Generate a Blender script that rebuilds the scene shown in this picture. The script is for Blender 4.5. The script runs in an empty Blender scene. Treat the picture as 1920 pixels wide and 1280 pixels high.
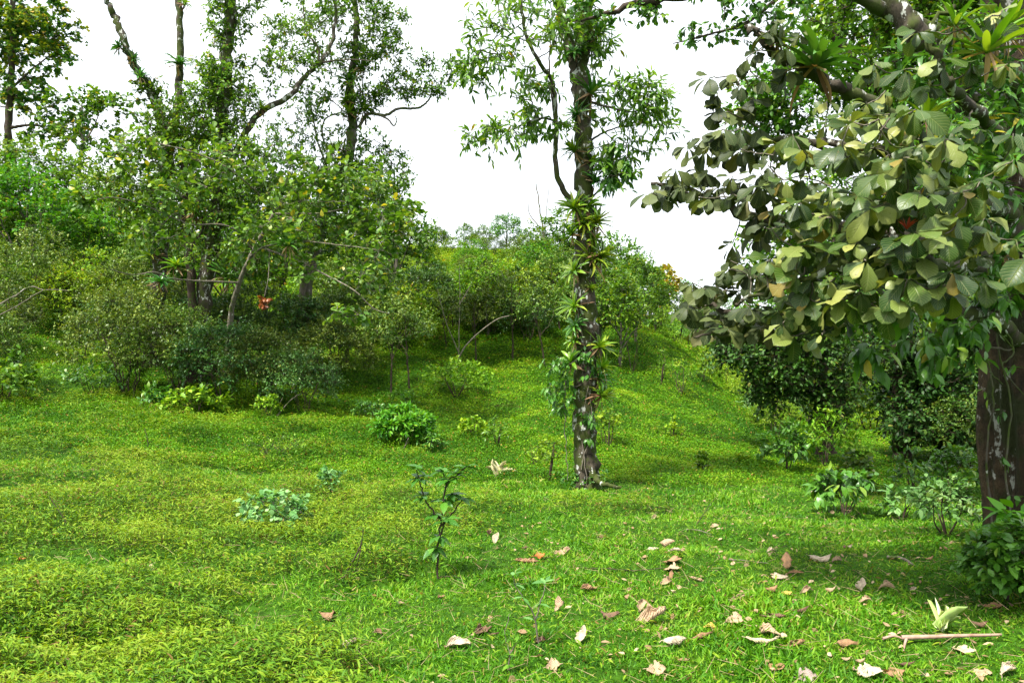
import bpy, math, random
import numpy as np
from mathutils import Vector
# ---------------------------------------------------------------- camera, sky, sun, exposure
scene = bpy.context.scene
F, HZ, EYE = 1507.0, 700.0, 1.6          # focal length in photo pixels, horizon row, eye height
cam_d = bpy.data.cameras.new("camera"); cam = bpy.data.objects.new("camera", cam_d)
scene.collection.objects.link(cam); scene.camera = cam
cam.location = (0, 0, EYE); cam.rotation_euler = (math.pi / 2, 0, 0)
cam_d.sensor_width = 36; cam_d.lens = F * 36 / 1920; cam_d.shift_y = (HZ - 640) / 1920
cam_d.clip_start = 0.05; cam_d.clip_end = 2000

SUN_EL, SUN_AZ = math.radians(60), math.radians(228)     # azimuth clockwise from +Y
world = bpy.data.worlds.new("World"); scene.world = world; world.use_nodes = True
wn = world.node_tree.nodes; wl = world.node_tree.links; wn.clear()
sky = wn.new('ShaderNodeTexSky'); sky.sky_type = 'NISHITA'; sky.sun_disc = False
sky.sun_elevation = SUN_EL; sky.sun_rotation = SUN_AZ; sky.dust_density = 4
bg1 = wn.new('ShaderNodeBackground'); bg1.inputs[1].default_value = 0.03
bg2 = wn.new('ShaderNodeBackground'); bg2.inputs[1].default_value = .78
tc = wn.new('ShaderNodeTexCoord'); nz = wn.new('ShaderNodeTexNoise'); nz.inputs['Scale'].default_value = 2.2; nz.inputs['Detail'].default_value = 5
rp = wn.new('ShaderNodeValToRGB'); rp.color_ramp.elements[0].position = .3; rp.color_ramp.elements[0].color = (.80, .84, .88, 1)
rp.color_ramp.elements[1].position = .7; rp.color_ramp.elements[1].color = (.93, .94, .95, 1)
add = wn.new('ShaderNodeAddShader'); out = wn.new('ShaderNodeOutputWorld')
wl.new(tc.outputs['Generated'], nz.inputs['Vector']); wl.new(nz.outputs[0], rp.inputs[0]); wl.new(rp.outputs[0], bg2.inputs[0])
wl.new(sky.outputs[0], bg1.inputs[0]); wl.new(bg1.outputs[0], add.inputs[0]); wl.new(bg2.outputs[0], add.inputs[1]); wl.new(add.outputs[0], out.inputs[0])
sd = bpy.data.lights.new("sun", 'SUN'); sd.energy = 4.7; sd.angle = math.radians(6); sd.color = (1, .95, .86)
sun = bpy.data.objects.new("sun", sd); scene.collection.objects.link(sun)
sdir = Vector((math.sin(SUN_AZ) * math.cos(SUN_EL), math.cos(SUN_AZ) * math.cos(SUN_EL), math.sin(SUN_EL)))
sun.rotation_euler = sdir.to_track_quat('Z', 'Y').to_euler()
scene.view_settings.view_transform = 'Standard'; scene.view_settings.look = 'None'
scene.view_settings.exposure = 1.2; scene.view_settings.gamma = 1
scene.cycles.max_bounces = 6; scene.cycles.diffuse_bounces = 2; scene.cycles.glossy_bounces = 1
scene.cycles.transmission_bounces = 2; scene.cycles.transparent_max_bounces = 4
scene.cycles.caustics_reflective = False; scene.cycles.caustics_refractive = False

R = np.random.default_rng(7)
random.seed(7)
col = scene.collection
UP = np.array((0, 0, 1.0))
def nrm(a): return a / (np.linalg.norm(a, axis=-1, keepdims=True) + 1e-9)

# ---------------------------------------------------------------- terrain height
CP = []   # (px, depth, z)
def colm(px, *pairs):
    for Y, z in pairs: CP.append(((px - 960) / F * Y, Y, z))
colm(-700, (8, .3), (14, 1.0), (25, 4.2), (45, 12), (80, 20))
colm(0, (4, .05), (8, .25), (12, .55), (16, 1.05), (20, 1.8), (25, 3.1), (35, 6.2), (50, 11.5), (80, 17))
colm(300, (5, 0), (8, .1), (12, .3), (16, .7), (20, 1.4), (25, 2.7), (35, 5.4), (50, 10), (80, 14))
colm(600, (5, 0), (9, .02), (12, .1), (16, .5), (20, 1.05), (25, 2.3), (35, 5.2), (50, 9.6), (80, 10))
colm(820, (12, 0), (16, .35), (20, .95), (25, 2.1), (35, 5.0), (50, 9.2), (60, 9.6), (80, 9))
colm(960, (5, 0), (9, 0), (12, 0), (16, .3), (20, .95), (25, 2.1), (35, 4.9), (50, 9.0), (60, 9.2), (80, 8.5))
colm(1100, (12, 0), (16, .25), (20, .9), (25, 2.0), (32, 3.9), (42, 5.6), (60, 6))
colm(1200, (12, -.05), (16, .25), (20, .85), (25, 2.0), (31, 3.3), (40, 3.6), (60, 4))
colm(1300, (12, -.1), (16, .15), (20, .65), (25, 1.65), (28, 2.1), (36, 1.7), (60, 2.5))
colm(1400, (12, -.12), (16, 0), (20, .25), (23, .55), (28, .4), (36, .3), (60, 3))
colm(1500, (8, -.03), (12, -.15), (16, -.2), (20, -.15), (25, -.15), (40, .7), (60, 4))
colm(1700, (6, 0), (10, -.15), (14, -.35), (19, -.5), (25, -.4), (35, .3), (60, 5))
colm(1900, (5, .02), (7, .03), (10, -.15), (15, -.4), (20, -.4), (30, .2), (60, 6))
colm(2500, (7, .1), (15, -.2), (30, .5), (60, 7))
CP += [(x, y, 0.0) for x in (-25, -8, 8, 25) for y in (-25, -8)] + [(-2, 2, 0), (2, 2, 0), (0, 3.5, 0)]
CP += [(x, 130, 10) for x in (-150, -60, 0, 60, 150)] + [(-150, 30, 14), (150, 30, 6), (-120, -60, 0), (120, -60, 0)]
CP = np.array(CP)
def _tps(d2): return np.where(d2 > 1e-9, d2 * np.log(d2 + 1e-9), 0)
_n = len(CP); _K = _tps(((CP[:, None, :2] - CP[None, :, :2]) ** 2).sum(-1)) + np.eye(_n) * 2.0
_P = np.c_[np.ones(_n), CP[:, :2]]
_A = np.block([[_K, _P], [_P.T, np.zeros((3, 3))]])
_w = np.linalg.solve(_A, np.r_[CP[:, 2], 0, 0, 0])
_hash = np.random.default_rng(3).random((256, 256))
def vnoise(x, y):
    xi = np.floor(x).astype(int); yi = np.floor(y).astype(int); fx = x - xi; fy = y - yi
    fx = fx * fx * (3 - 2 * fx); fy = fy * fy * (3 - 2 * fy)
    g = lambda a, b: _hash[a % 256, b % 256]
    return (g(xi, yi) * (1 - fx) + g(xi + 1, yi) * fx) * (1 - fy) + (g(xi, yi + 1) * (1 - fx) + g(xi + 1, yi + 1) * fx) * fy
def fbm(x, y, s, o=3):
    v = 0; a = .5; t = 0
    for i in range(o): v = v + a * vnoise(x * s + i * 17.3, y * s + i * 9.1); t += a; a *= .5; s *= 2.1
    return v / t
def hbase(x, y):
    x = np.asarray(x, float); y = np.asarray(y, float)
    sh = x.shape; X = x.ravel(); Y = y.ravel(); o = np.empty(len(X))
    Xc = np.clip(X, -150, 150); Yc = np.clip(Y, -60, 130)
    for i in range(0, len(X), 60000):
        q = np.c_[Xc[i:i + 60000], Yc[i:i + 60000]]
        d2 = ((q[:, None, :] - CP[None, :, :2]) ** 2).sum(-1)
        o[i:i + 60000] = _tps(d2) @ _w[:_n] + _w[_n] + q @ _w[_n + 1:]
    return o.reshape(sh)
def mim(x, y):
    """how much of the ground is mimosa ground cover (0..1): drifts mostly to the left and along low banks"""
    x = np.asarray(x, float); y = np.asarray(y, float)
    n = fbm(x * .55 + 5, y + 3, .55, 3)
    left = np.clip((-.10 - x / np.maximum(y, 2.5)) * 2.4, -.35, .28)
    bank = .22 * np.exp(-((y - 8.8 - .25 * x) / 1.1) ** 2) + .10 * np.clip((y - 9) / 8, 0, 1)
    lawn = -.35 * np.exp(-((y - 5.6) / 2.2) ** 2) * np.clip((x + 1.2) / 1.2, 0, 1)
    n2 = fbm(x + 31, y + 7, 1.5, 4)
    nearl = .22 * np.clip((-.18 - x / np.maximum(y, 2.5)) * 5, 0, 1) * np.clip((9 - y) / 3, 0, 1)
    return np.clip((n * .8 - .46 + (n2 - .5) * 1.0 + left * .62 + bank + lawn + nearl) * 4, 0, 1)
def H(x, y):
    x = np.asarray(x, float); y = np.asarray(y, float)
    b = hbase(x, y)
    far = np.clip((y - 14) / 10, 0, 1)
    return b + (fbm(x, y, .5, 3) - .5) * (.22 + .5 * far) + (fbm(x + 40, y, 1.9, 2) - .5) * (.11 + .16 * far) + mim(x, y) * .11 * (fbm(x, y + 9, 1.9, 2) - .1)
def h1(x, y): return float(H(np.array([x]), np.array([y]))[0])
def P(px, py, Y): return np.array(((px - 960) / F * Y, Y, EYE + (HZ - py) / F * Y))
def G(px, Y):
    x = (px - 960) / F * Y
    return np.array((x, Y, h1(x, Y)))
def ground_at(px, py):
    Y = np.arange(2.2, 90, .02); x = (px - 960) / F * Y
    ray = EYE + (HZ - py) / F * Y; hh = H(x, Y); k = np.argmax(hh >= ray) if (hh >= ray).any() else -1
    return np.array((x[k], Y[k], hh[k]))

# ---------------------------------------------------------------- mesh plumbing
class Geo:
    def __init__(s): s.v = []; s.f = []; s.a = []; s.m = []; s.n = 0
    def add(s, v, f, a=None, mat=0):
        v = np.asarray(v, float).reshape(-1, 3); f = np.asarray(f, int)
        if len(v) == 0: return
        s.v.append(v); s.f.append(f + s.n); s.m.append(np.full(len(f), mat)); s.n += len(v)
        s.a.append(np.zeros((len(v), 3)) if a is None else a)
    def shift(s, off):
        for v in s.v: v -= off
    def build(s, name, mats, parent=None, loc=None, smooth=True):
        me = bpy.data.meshes.new(name)
        V = np.concatenate(s.v).astype(np.float32)
        if loc is not None: V = V - np.asarray(loc, np.float32)
        A = np.concatenate(s.a).astype(np.float32)
        sizes = [f.shape[1] for f in s.f]
        idx = np.concatenate([f.ravel() for f in s.f]).astype(np.int32)
        tot = np.concatenate([np.full(len(f), k) for f, k in zip(s.f, sizes)])
        st = np.concatenate([[0], np.cumsum(tot)[:-1]]).astype(np.int32)
        me.vertices.add(len(V)); me.vertices.foreach_set('co', V.ravel())
        me.loops.add(len(idx)); me.loops.foreach_set('vertex_index', idx)
        me.polygons.add(len(tot)); me.polygons.foreach_set('loop_start', st)
        me.polygons.foreach_set('material_index', np.concatenate(s.m).astype(np.int32))
        me.polygons.foreach_set('use_smooth', np.full(len(tot), smooth))
        at = me.attributes.new('lf', 'FLOAT_VECTOR', 'POINT'); at.data.foreach_set('vector', A.ravel())
        me.update(calc_edges=True)
        for m in (mats if isinstance(mats, (list, tuple)) else [mats]): me.materials.append(m)
        o = bpy.data.objects.new(name, me); col.objects.link(o)
        if parent: o.parent = parent
        elif loc is not None: o.location = tuple(loc)
        return o
def tag(o, label=None, cat=None, group=None, kind=None):
    if label: o['label'] = label
    if cat: o['category'] = cat
    if group: o['group'] = group
    if kind: o['kind'] = kind
    return o
def thing(name, loc, label, cat, group=None, rz=0, sc=1):
    o = bpy.data.objects.new(name, None); col.objects.link(o); o.empty_display_size = .2
    o.location = tuple(float(c) for c in loc); o.rotation_euler = (0, 0, rz); o.scale = (sc, sc, sc)
    return tag(o, label, cat, group)
def copy_tree(o):
    r = o.copy(); col.objects.link(r)
    for ch in list(o.children):
        c = ch.copy(); col.objects.link(c); c.parent = r
        for g in list(ch.children):
            d = g.copy(); col.objects.link(d); d.parent = c
    return r
_used = set()
def place(proto, loc, label, cat=None, group=None, rz=0, sc=1, rot=None, szz=1):
    """first use moves the prototype itself, later uses copy it with its parts"""
    if proto.name in _used: o = copy_tree(proto)
    else: _used.add(proto.name); o = proto
    if 'group' in o: del o['group']
    o.location = tuple(float(c) for c in loc); o.rotation_euler = rot if rot is not None else (0, 0, rz)
    o.scale = (sc, sc, sc * szz)
    tag(o, label, cat, group); return o

# ---------------------------------------------------------------- shape makers
def tube(geo, pts, rad, n=7, var=0., rough=0., mat=0, cap=True):
    pts = np.asarray(pts, float); m = len(pts); rad = np.broadcast_to(np.asarray(rad, float), (m,)).copy()
    T = nrm(np.gradient(pts, axis=0)); ref = np.array((.31, .12, .94)) if abs(T[0][2]) < .9 else np.array((.9, .3, .1))
    N = np.zeros((m, 3)); N[0] = nrm(np.cross(T[0], ref))
    for i in range(1, m): q = N[i - 1] - T[i] * N[i - 1].dot(T[i]); N[i] = nrm(q)
    B = np.cross(T, N); a = np.linspace(0, 2 * math.pi, n, endpoint=False)
    rr = rad[:, None] * np.ones((1, n))
    if rough: rr = rr * (1 + rough * (R.random((m, n)) - .5) * 2)
    V = pts[:, None] + rr[..., None] * (np.cos(a)[None, :, None] * N[:, None] + np.sin(a)[None, :, None] * B[:, None])
    i, j = np.meshgrid(np.arange(m - 1), np.arange(n), indexing='ij'); j2 = (j + 1) % n
    Fq = np.stack([i * n + j, i * n + j2, (i + 1) * n + j2, (i + 1) * n + j], -1).reshape(-1, 4)
    L = np.concatenate([[0], np.cumsum(np.linalg.norm(np.diff(pts, axis=0), axis=1))])
    A = np.zeros((m, n, 3)); A[..., 0] = a[None] / 6.283; A[..., 1] = L[:, None]; A[..., 2] = var
    geo.add(V.reshape(-1, 3), Fq, A.reshape(-1, 3), mat)
def smooth(pts, k=6, jit=0.):
    p = np.asarray(pts, float); p = np.vstack([2 * p[0] - p[1], p, 2 * p[-1] - p[-2]]); o = []
    for i in range(1, len(p) - 2):
        for t in np.linspace(0, 1, k, endpoint=False):
            a, b, c, d = p[i - 1], p[i], p[i + 1], p[i + 2]
            o.append(.5 * ((2 * b) + (c - a) * t + (2 * a - 5 * b + 4 * c - d) * t * t + (3 * b - a - 3 * c + d) * t ** 3))
    o.append(p[-2]); o = np.array(o)
    if jit: o[1:-1] += R.normal(0, jit, (len(o) - 2, 3))
    return o
def sticks(geo, p0, p1, r0, r1, n=3, var=0., mat=0):
    p0 = np.asarray(p0, float); N = len(p0)
    if N == 0: return
    d = nrm(p1 - p0); x = nrm(np.cross(d, np.array((.3, .5, .81)))); y = np.cross(d, x)
    a = np.linspace(0, 2 * math.pi, n, endpoint=False)
    ring = (np.cos(a)[None, :, None] * x[:, None] + np.sin(a)[None, :, None] * y[:, None])
    r0 = np.broadcast_to(r0, (N,)); r1 = np.broadcast_to(r1, (N,))
    V = np.concatenate([p0[:, None] + ring * r0[:, None, None], p1[:, None] + ring * r1[:, None, None]], 1)
    b = np.arange(N)[:, None] * 2 * n; j = np.arange(n); j2 = (j + 1) % n
    Fq = np.stack([b + j, b + j2, b + n + j2, b + n + j], -1).reshape(-1, 4)
    A = np.zeros((N, 2 * n, 3)); A[..., 2] = var
    geo.add(V.reshape(-1, 3), Fq, A.reshape(-1, 3), mat)
def leaf_t(stations, widths, droop=.1, fold=.12, curl=0.):
    """leaf template: stations along the midrib (0..1) with half widths; returns verts, tris, uv"""
    v = []; uv = []
    for s, w in zip(stations, widths):
        z = -droop * s * s
        for sx in (-1, 0, 1):
            v.append((sx * w, s, z + abs(sx) * w * fold * 2 - curl * w * abs(sx) * s)); uv.append((sx, s))
    f = []
    for i in range(len(stations) - 1):
        a = i * 3; f += [(a, a + 1, a + 4, a + 3), (a + 1, a + 2, a + 5, a + 4)]
    return np.array(v), np.array(f), np.array(uv)
T_SMALL = (np.array([(0, 0, 0), (.5, .42, .1), (0, 1, -.1), (-.5, .42, .1)]), np.array([(0, 1, 2, 3)]), np.array([(0, 0), (1, .4), (0, 1), (-1, .4)]))
T_NARROW = (np.array([(0, 0, 0), (.17, .45, .06), (0, 1, -.18), (-.17, .45, .06)]), np.array([(0, 1, 2, 3)]), np.array([(0, 0), (1, .4), (0, 1), (-1, .4)]))
T_OVAL = leaf_t([0, .25, .6, .85, 1], [.02, .20, .26, .13, .0], .22)
T_LANCE = leaf_t([0, .2, .5, .8, 1], [.015, .10, .14, .07, .0], .30)
T_OBOV = leaf_t([0, .15, .35, .58, .8, .94, 1], [.015, .10, .21, .33, .33, .19, .04], .18, .10)
T_BLADE = leaf_t([0, .5, 1], [.06, .05, .0], .35, .2)
T_PINN = leaf_t([0, .3, .65, 1], [.03, .11, .10, .01], .35, .25)
def leaves(geo, pos, axis, up, L, tmpl=T_SMALL, var=None, wid=1., mat=0, droopj=0.):
    v, f, uv = tmpl; N = len(pos)
    if N == 0: return
    axis = nrm(axis); x = nrm(np.cross(axis, up)); z = np.cross(x, axis)
    L = np.broadcast_to(L, (N,)).astype(float); wid = np.broadcast_to(wid, (N,)).astype(float)
    zf = 1. if not droopj else (1 + R.normal(0, droopj, N))[:, None, None]
    V = pos[:, None] + L[:, None, None] * (v[None, :, 0:1] * wid[:, None, None] * x[:, None] + v[None, :, 1:2] * axis[:, None] + v[None, :, 2:3] * z[:, None] * zf)
    k = len(v); Fq = (f[None] + (np.arange(N) * k)[:, None, None]).reshape(-1, f.shape[1])
    A = np.zeros((N, k, 3)); A[..., :2] = uv[None]; A[..., 2] = (R.random(N) if var is None else var)[:, None]
    geo.add(V.reshape(-1, 3), Fq, A.reshape(-1, 3), mat)
def clumps(geo, tw, c, r, k, m, L, tmpl=T_SMALL, out_=None, droop=.2, upb=.35, flat=.7, vj=.28, wid=1., twr=.003, old=0.):
    """leafy sprays: k twigs with m leaves round every centre"""
    c = np.asarray(c, float).reshape(-1, 3); N = len(c); r = np.broadcast_to(r, (N,))
    o = np.zeros((N, 3)) if out_ is None else out_
    d = R.normal(0, 1, (N, k, 3)); d[..., 2] *= flat; d = nrm(nrm(d) + o[:, None] * .55 + UP * upb)
    ln = r[:, None] * R.uniform(.55, 1.1, (N, k))
    if tw is not None:
        sticks(tw, np.repeat(c, k, 0), (c[:, None] + d * ln[..., None] * .92).reshape(-1, 3), twr, twr * .5)
    t = np.linspace(.25, 1, m)[None, None] + R.normal(0, .06, (N, k, m))
    p = c[:, None, None] + d[:, :, None] * (ln[..., None] * t)[..., None]
    p = p - UP * (t ** 2 * ln[..., None] * .12)[..., None]
    ax = nrm(d[:, :, None] * .7 + R.normal(0, .55, (N, k, m, 3)) + np.array((0, 0, -droop)))
    up = nrm(UP + R.normal(0, .35, (N, k, m, 3)) + d[:, :, None] * .25)
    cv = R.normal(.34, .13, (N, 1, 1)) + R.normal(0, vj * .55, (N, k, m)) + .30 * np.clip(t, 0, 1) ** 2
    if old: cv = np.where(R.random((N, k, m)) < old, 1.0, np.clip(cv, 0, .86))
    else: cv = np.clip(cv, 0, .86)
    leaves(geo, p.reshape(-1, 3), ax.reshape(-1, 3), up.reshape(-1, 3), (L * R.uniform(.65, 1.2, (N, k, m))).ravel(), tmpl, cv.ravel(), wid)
def connect(geo, c, skel, rad=.01, sag=.08, out=None):
    """join every clump centre to the nearest skeleton point by a bending branch; skel grows as it goes"""
    sk = [np.asarray(s) for s in skel]; pts = np.concatenate(sk)
    d0 = np.array([np.min(((pts - q) ** 2).sum(1)) for q in c]); order = np.argsort(d0)
    for i in order:
        q = c[i]; w = (pts - q); dd = (w ** 2).sum(1) + np.maximum(w[:, 2], 0) ** 2 * 1.5; k = np.argmin(dd); s = pts[k]
        ln = np.linalg.norm(q - s)
        if ln < .02: continue
        mid = (s + q) / 2 + R.normal(0, ln * .09, 3) - UP * ln * sag
        seg = smooth([s, mid, q], 4, ln * .012)
        rr = rad * (0.5 + min(ln, 2.) * .9)
        tube(geo, seg, np.linspace(rr, rad * .45, len(seg)), 5)
        pts = np.vstack([pts, seg[2:]])
    return pts

# ---------------------------------------------------------------- materials
def nodes(name):
    m = bpy.data.materials.new(name); m.use_nodes = True; nt = m.node_tree; nt.nodes.clear(); return m, nt.nodes, nt.links
def ramp(N, stops):
    r = N.new('ShaderNodeValToRGB'); e = r.color_ramp.elements
    while len(e) < len(stops): e.new(.5)
    for q, (p, c) in zip(e, stops): q.position = p; q.color = (*c, 1)
    return r
def leafmat(name, dark, mid, light, old=(.28, .17, .03), rough=.45, trans=.3, veins=0., spec=.4, hue=.10, spots=0., back=None):
    m, N, Lk = nodes(name)
    at = N.new('ShaderNodeAttribute'); at.attribute_name = 'lf'; sp = N.new('ShaderNodeSeparateXYZ'); Lk.new(at.outputs['Vector'], sp.inputs[0])
    r = ramp(N, [(0, dark), (.42, mid), (.84, light), (.93, old)]); Lk.new(sp.outputs[2], r.inputs[0])
    oi = N.new('ShaderNodeObjectInfo'); hs = N.new('ShaderNodeHueSaturation'); mr = N.new('ShaderNodeMapRange')
    mr.inputs[3].default_value = 1 - hue * 2.2; mr.inputs[4].default_value = 1 + hue * 2.2
    mh = N.new('ShaderNodeMapRange'); mh.inputs[3].default_value = .5 - hue * .15; mh.inputs[4].default_value = .5 + hue * .12
    Lk.new(oi.outputs['Random'], mr.inputs[0]); Lk.new(mr.outputs[0], hs.inputs['Value'])
    ml = N.new('ShaderNodeMath'); ml.operation = 'FRACT'; mm = N.new('ShaderNodeMath'); mm.operation = 'MULTIPLY'; mm.inputs[1].default_value = 7.3
    Lk.new(oi.outputs['Random'], mm.inputs[0]); Lk.new(mm.outputs[0], ml.inputs[0]); Lk.new(ml.outputs[0], mh.inputs[0]); Lk.new(mh.outputs[0], hs.inputs['Hue'])
    Lk.new(r.outputs[0], hs.inputs['Color']); c = hs.outputs[0]
    bs = N.new('ShaderNodeBsdfPrincipled'); bs.inputs['Roughness'].default_value = rough; bs.inputs['Specular IOR Level'].default_value = spec
    if veins:
        ab = N.new('ShaderNodeMath'); ab.operation = 'ABSOLUTE'; Lk.new(sp.outputs[0], ab.inputs[0])
        w = N.new('ShaderNodeMath'); w.operation = 'MULTIPLY_ADD'; w.inputs[1].default_value = -.32; Lk.new(ab.outputs[0], w.inputs[0]); Lk.new(sp.outputs[1], w.inputs[2])
        q = N.new('ShaderNodeMath'); q.operation = 'MULTIPLY'; q.inputs[1].default_value = 62.; Lk.new(w.outputs[0], q.inputs[0])
        s = N.new('ShaderNodeMath'); s.operation = 'SINE'; Lk.new(q.outputs[0], s.inputs[0])
        pw = N.new('ShaderNodeMapRange'); pw.inputs[1].default_value = .80; pw.inputs[2].default_value = 1.; Lk.new(s.outputs[0], pw.inputs[0])
        rb = N.new('ShaderNodeMapRange'); rb.inputs[1].default_value = .07; rb.inputs[2].default_value = .0; Lk.new(ab.outputs[0], rb.inputs[0])
        mx = N.new('ShaderNodeMath'); mx.operation = 'MAXIMUM'; Lk.new(pw.outputs[0], mx.inputs[0]); Lk.new(rb.outputs[0], mx.inputs[1])
        fm = N.new('ShaderNodeMath'); fm.operation = 'MULTIPLY'; fm.inputs[1].default_value = veins; Lk.new(mx.outputs[0], fm.inputs[0])
        mc = N.new('ShaderNodeMix'); mc.data_type = 'RGBA'; mc.inputs[7].default_value = (.42, .44, .16, 1)
        Lk.new(fm.outputs[0], mc.inputs[0]); Lk.new(c, mc.inputs[6]); c = mc.outputs[2]
        bp = N.new('ShaderNodeBump'); bp.inputs['Strength'].default_value = .5; bp.inputs['Distance'].default_value = .004; bp.invert = True
        Lk.new(mx.outputs[0], bp.inputs['Height']); Lk.new(bp.outputs[0], bs.inputs['Normal'])
    if spots:
        g = N.new('ShaderNodeNewGeometry'); nn = N.new('ShaderNodeTexNoise'); nn.inputs['Scale'].default_value = 55
        Lk.new(g.outputs['Position'], nn.inputs['Vector']); st = N.new('ShaderNodeMapRange'); st.inputs[1].default_value = .68; st.inputs[2].default_value = .74; st.inputs[4].default_value = spots
        Lk.new(nn.outputs[0], st.inputs[0]); m2 = N.new('ShaderNodeMix'); m2.data_type = 'RGBA'; m2.inputs[7].default_value = (.10, .06, .02, 1)
        Lk.new(st.outputs[0], m2.inputs[0]); Lk.new(c, m2.inputs[6]); c = m2.outputs[2]
    if back:
        g2 = N.new('ShaderNodeNewGeometry'); m3 = N.new('ShaderNodeMix'); m3.data_type = 'RGBA'; m3.inputs[7].default_value = (*back, 1)
        fb = N.new('ShaderNodeMath'); fb.operation = 'MULTIPLY'; fb.inputs[1].default_value = .75; Lk.new(g2.outputs['Backfacing'], fb.inputs[0])
        Lk.new(fb.outputs[0], m3.inputs[0]); Lk.new(c, m3.inputs[6]); c = m3.outputs[2]
    Lk.new(c, bs.inputs['Base Color'])
    tr = N.new('ShaderNodeBsdfTranslucent'); tg = N.new('ShaderNodeMix'); tg.data_type = 'RGBA'; tg.blend_type = 'MULTIPLY'; tg.inputs[0].default_value = 1
    tg.inputs[7].default_value = (1.5, 1.35, .5, 1); Lk.new(c, tg.inputs[6]); Lk.new(tg.outputs[2], tr.inputs[0])
    mix = N.new('ShaderNodeMixShader'); mix.inputs[0].default_value = trans; o = N.new('ShaderNodeOutputMaterial')
    Lk.new(bs.outputs[0], mix.inputs[1]); Lk.new(tr.outputs[0], mix.inputs[2]); Lk.new(mix.outputs[0], o.inputs[0])
    return m
def barkmat(name, c1, c2, moss=(.05, .075, .012), mossf=.5, lichen=.3, scale=6., bump=.6, lich=(.45, .46, .42)):
    m, N, Lk = nodes(name)
    tcn = N.new('ShaderNodeTexCoord'); mp = N.new('ShaderNodeMapping'); mp.inputs['Scale'].default_value = (1, 1, .22) if bump < 1 else (1, 1, .45); Lk.new(tcn.outputs['Object'], mp.inputs[0])
    n1 = N.new('ShaderNodeTexNoise'); n1.inputs['Scale'].default_value = scale * 4; n1.inputs['Detail'].default_value = 8; n1.inputs['Roughness'].default_value = .7; Lk.new(mp.outputs[0], n1.inputs['Vector'])
    r1 = ramp(N, [(.3, c1), (.68, c2)]); Lk.new(n1.outputs[0], r1.inputs[0])
    n2 = N.new('ShaderNodeTexNoise'); n2.inputs['Scale'].default_value = scale * .8; n2.inputs['Detail'].default_value = 7; Lk.new(tcn.outputs['Object'], n2.inputs['Vector'])
    m2 = N.new('ShaderNodeMapRange'); m2.inputs[1].default_value = .62 - mossf * .25; m2.inputs[2].default_value = .70 - mossf * .2; Lk.new(n2.outputs[0], m2.inputs[0])
    a = N.new('ShaderNodeMix'); a.data_type = 'RGBA'; a.inputs[7].default_value = (*moss, 1); Lk.new(m2.outputs[0], a.inputs[0]); Lk.new(r1.outputs[0], a.inputs[6])
    n3 = N.new('ShaderNodeTexNoise'); n3.inputs['Scale'].default_value = scale * 1.7; n3.inputs['Detail'].default_value = 9; n3.inputs['Roughness'].default_value = .65
    mp3 = N.new('ShaderNodeMapping'); mp3.inputs['Location'].default_value = (3.1, 7.7, 1.3); mp3.inputs['Scale'].default_value = (1, 1, .6); Lk.new(tcn.outputs['Object'], mp3.inputs[0]); Lk.new(mp3.outputs[0], n3.inputs['Vector'])
    m3 = N.new('ShaderNodeMapRange'); m3.inputs[1].default_value = .70 - lichen * .22; m3.inputs[2].default_value = .73 - lichen * .22; Lk.new(n3.outputs[0], m3.inputs[0])
    b = N.new('ShaderNodeMix'); b.data_type = 'RGBA'; b.inputs[7].default_value = (*lich, 1); Lk.new(m3.outputs[0], b.inputs[0]); Lk.new(a.outputs[2], b.inputs[6])
    bs = N.new('ShaderNodeBsdfPrincipled'); bs.inputs['Roughness'].default_value = .85; bs.inputs['Specular IOR Level'].default_value = .25; Lk.new(b.outputs[2], bs.inputs['Base Color'])
    bp = N.new('ShaderNodeBump'); bp.inputs['Strength'].default_value = bump; bp.inputs['Distance'].default_value = .03 if bump < 1 else .09; Lk.new(n1.outputs[0], bp.inputs['Height']); Lk.new(bp.outputs[0], bs.inputs['Normal'])
    o = N.new('ShaderNodeOutputMaterial'); Lk.new(bs.outputs[0], o.inputs[0]); return m

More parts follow.
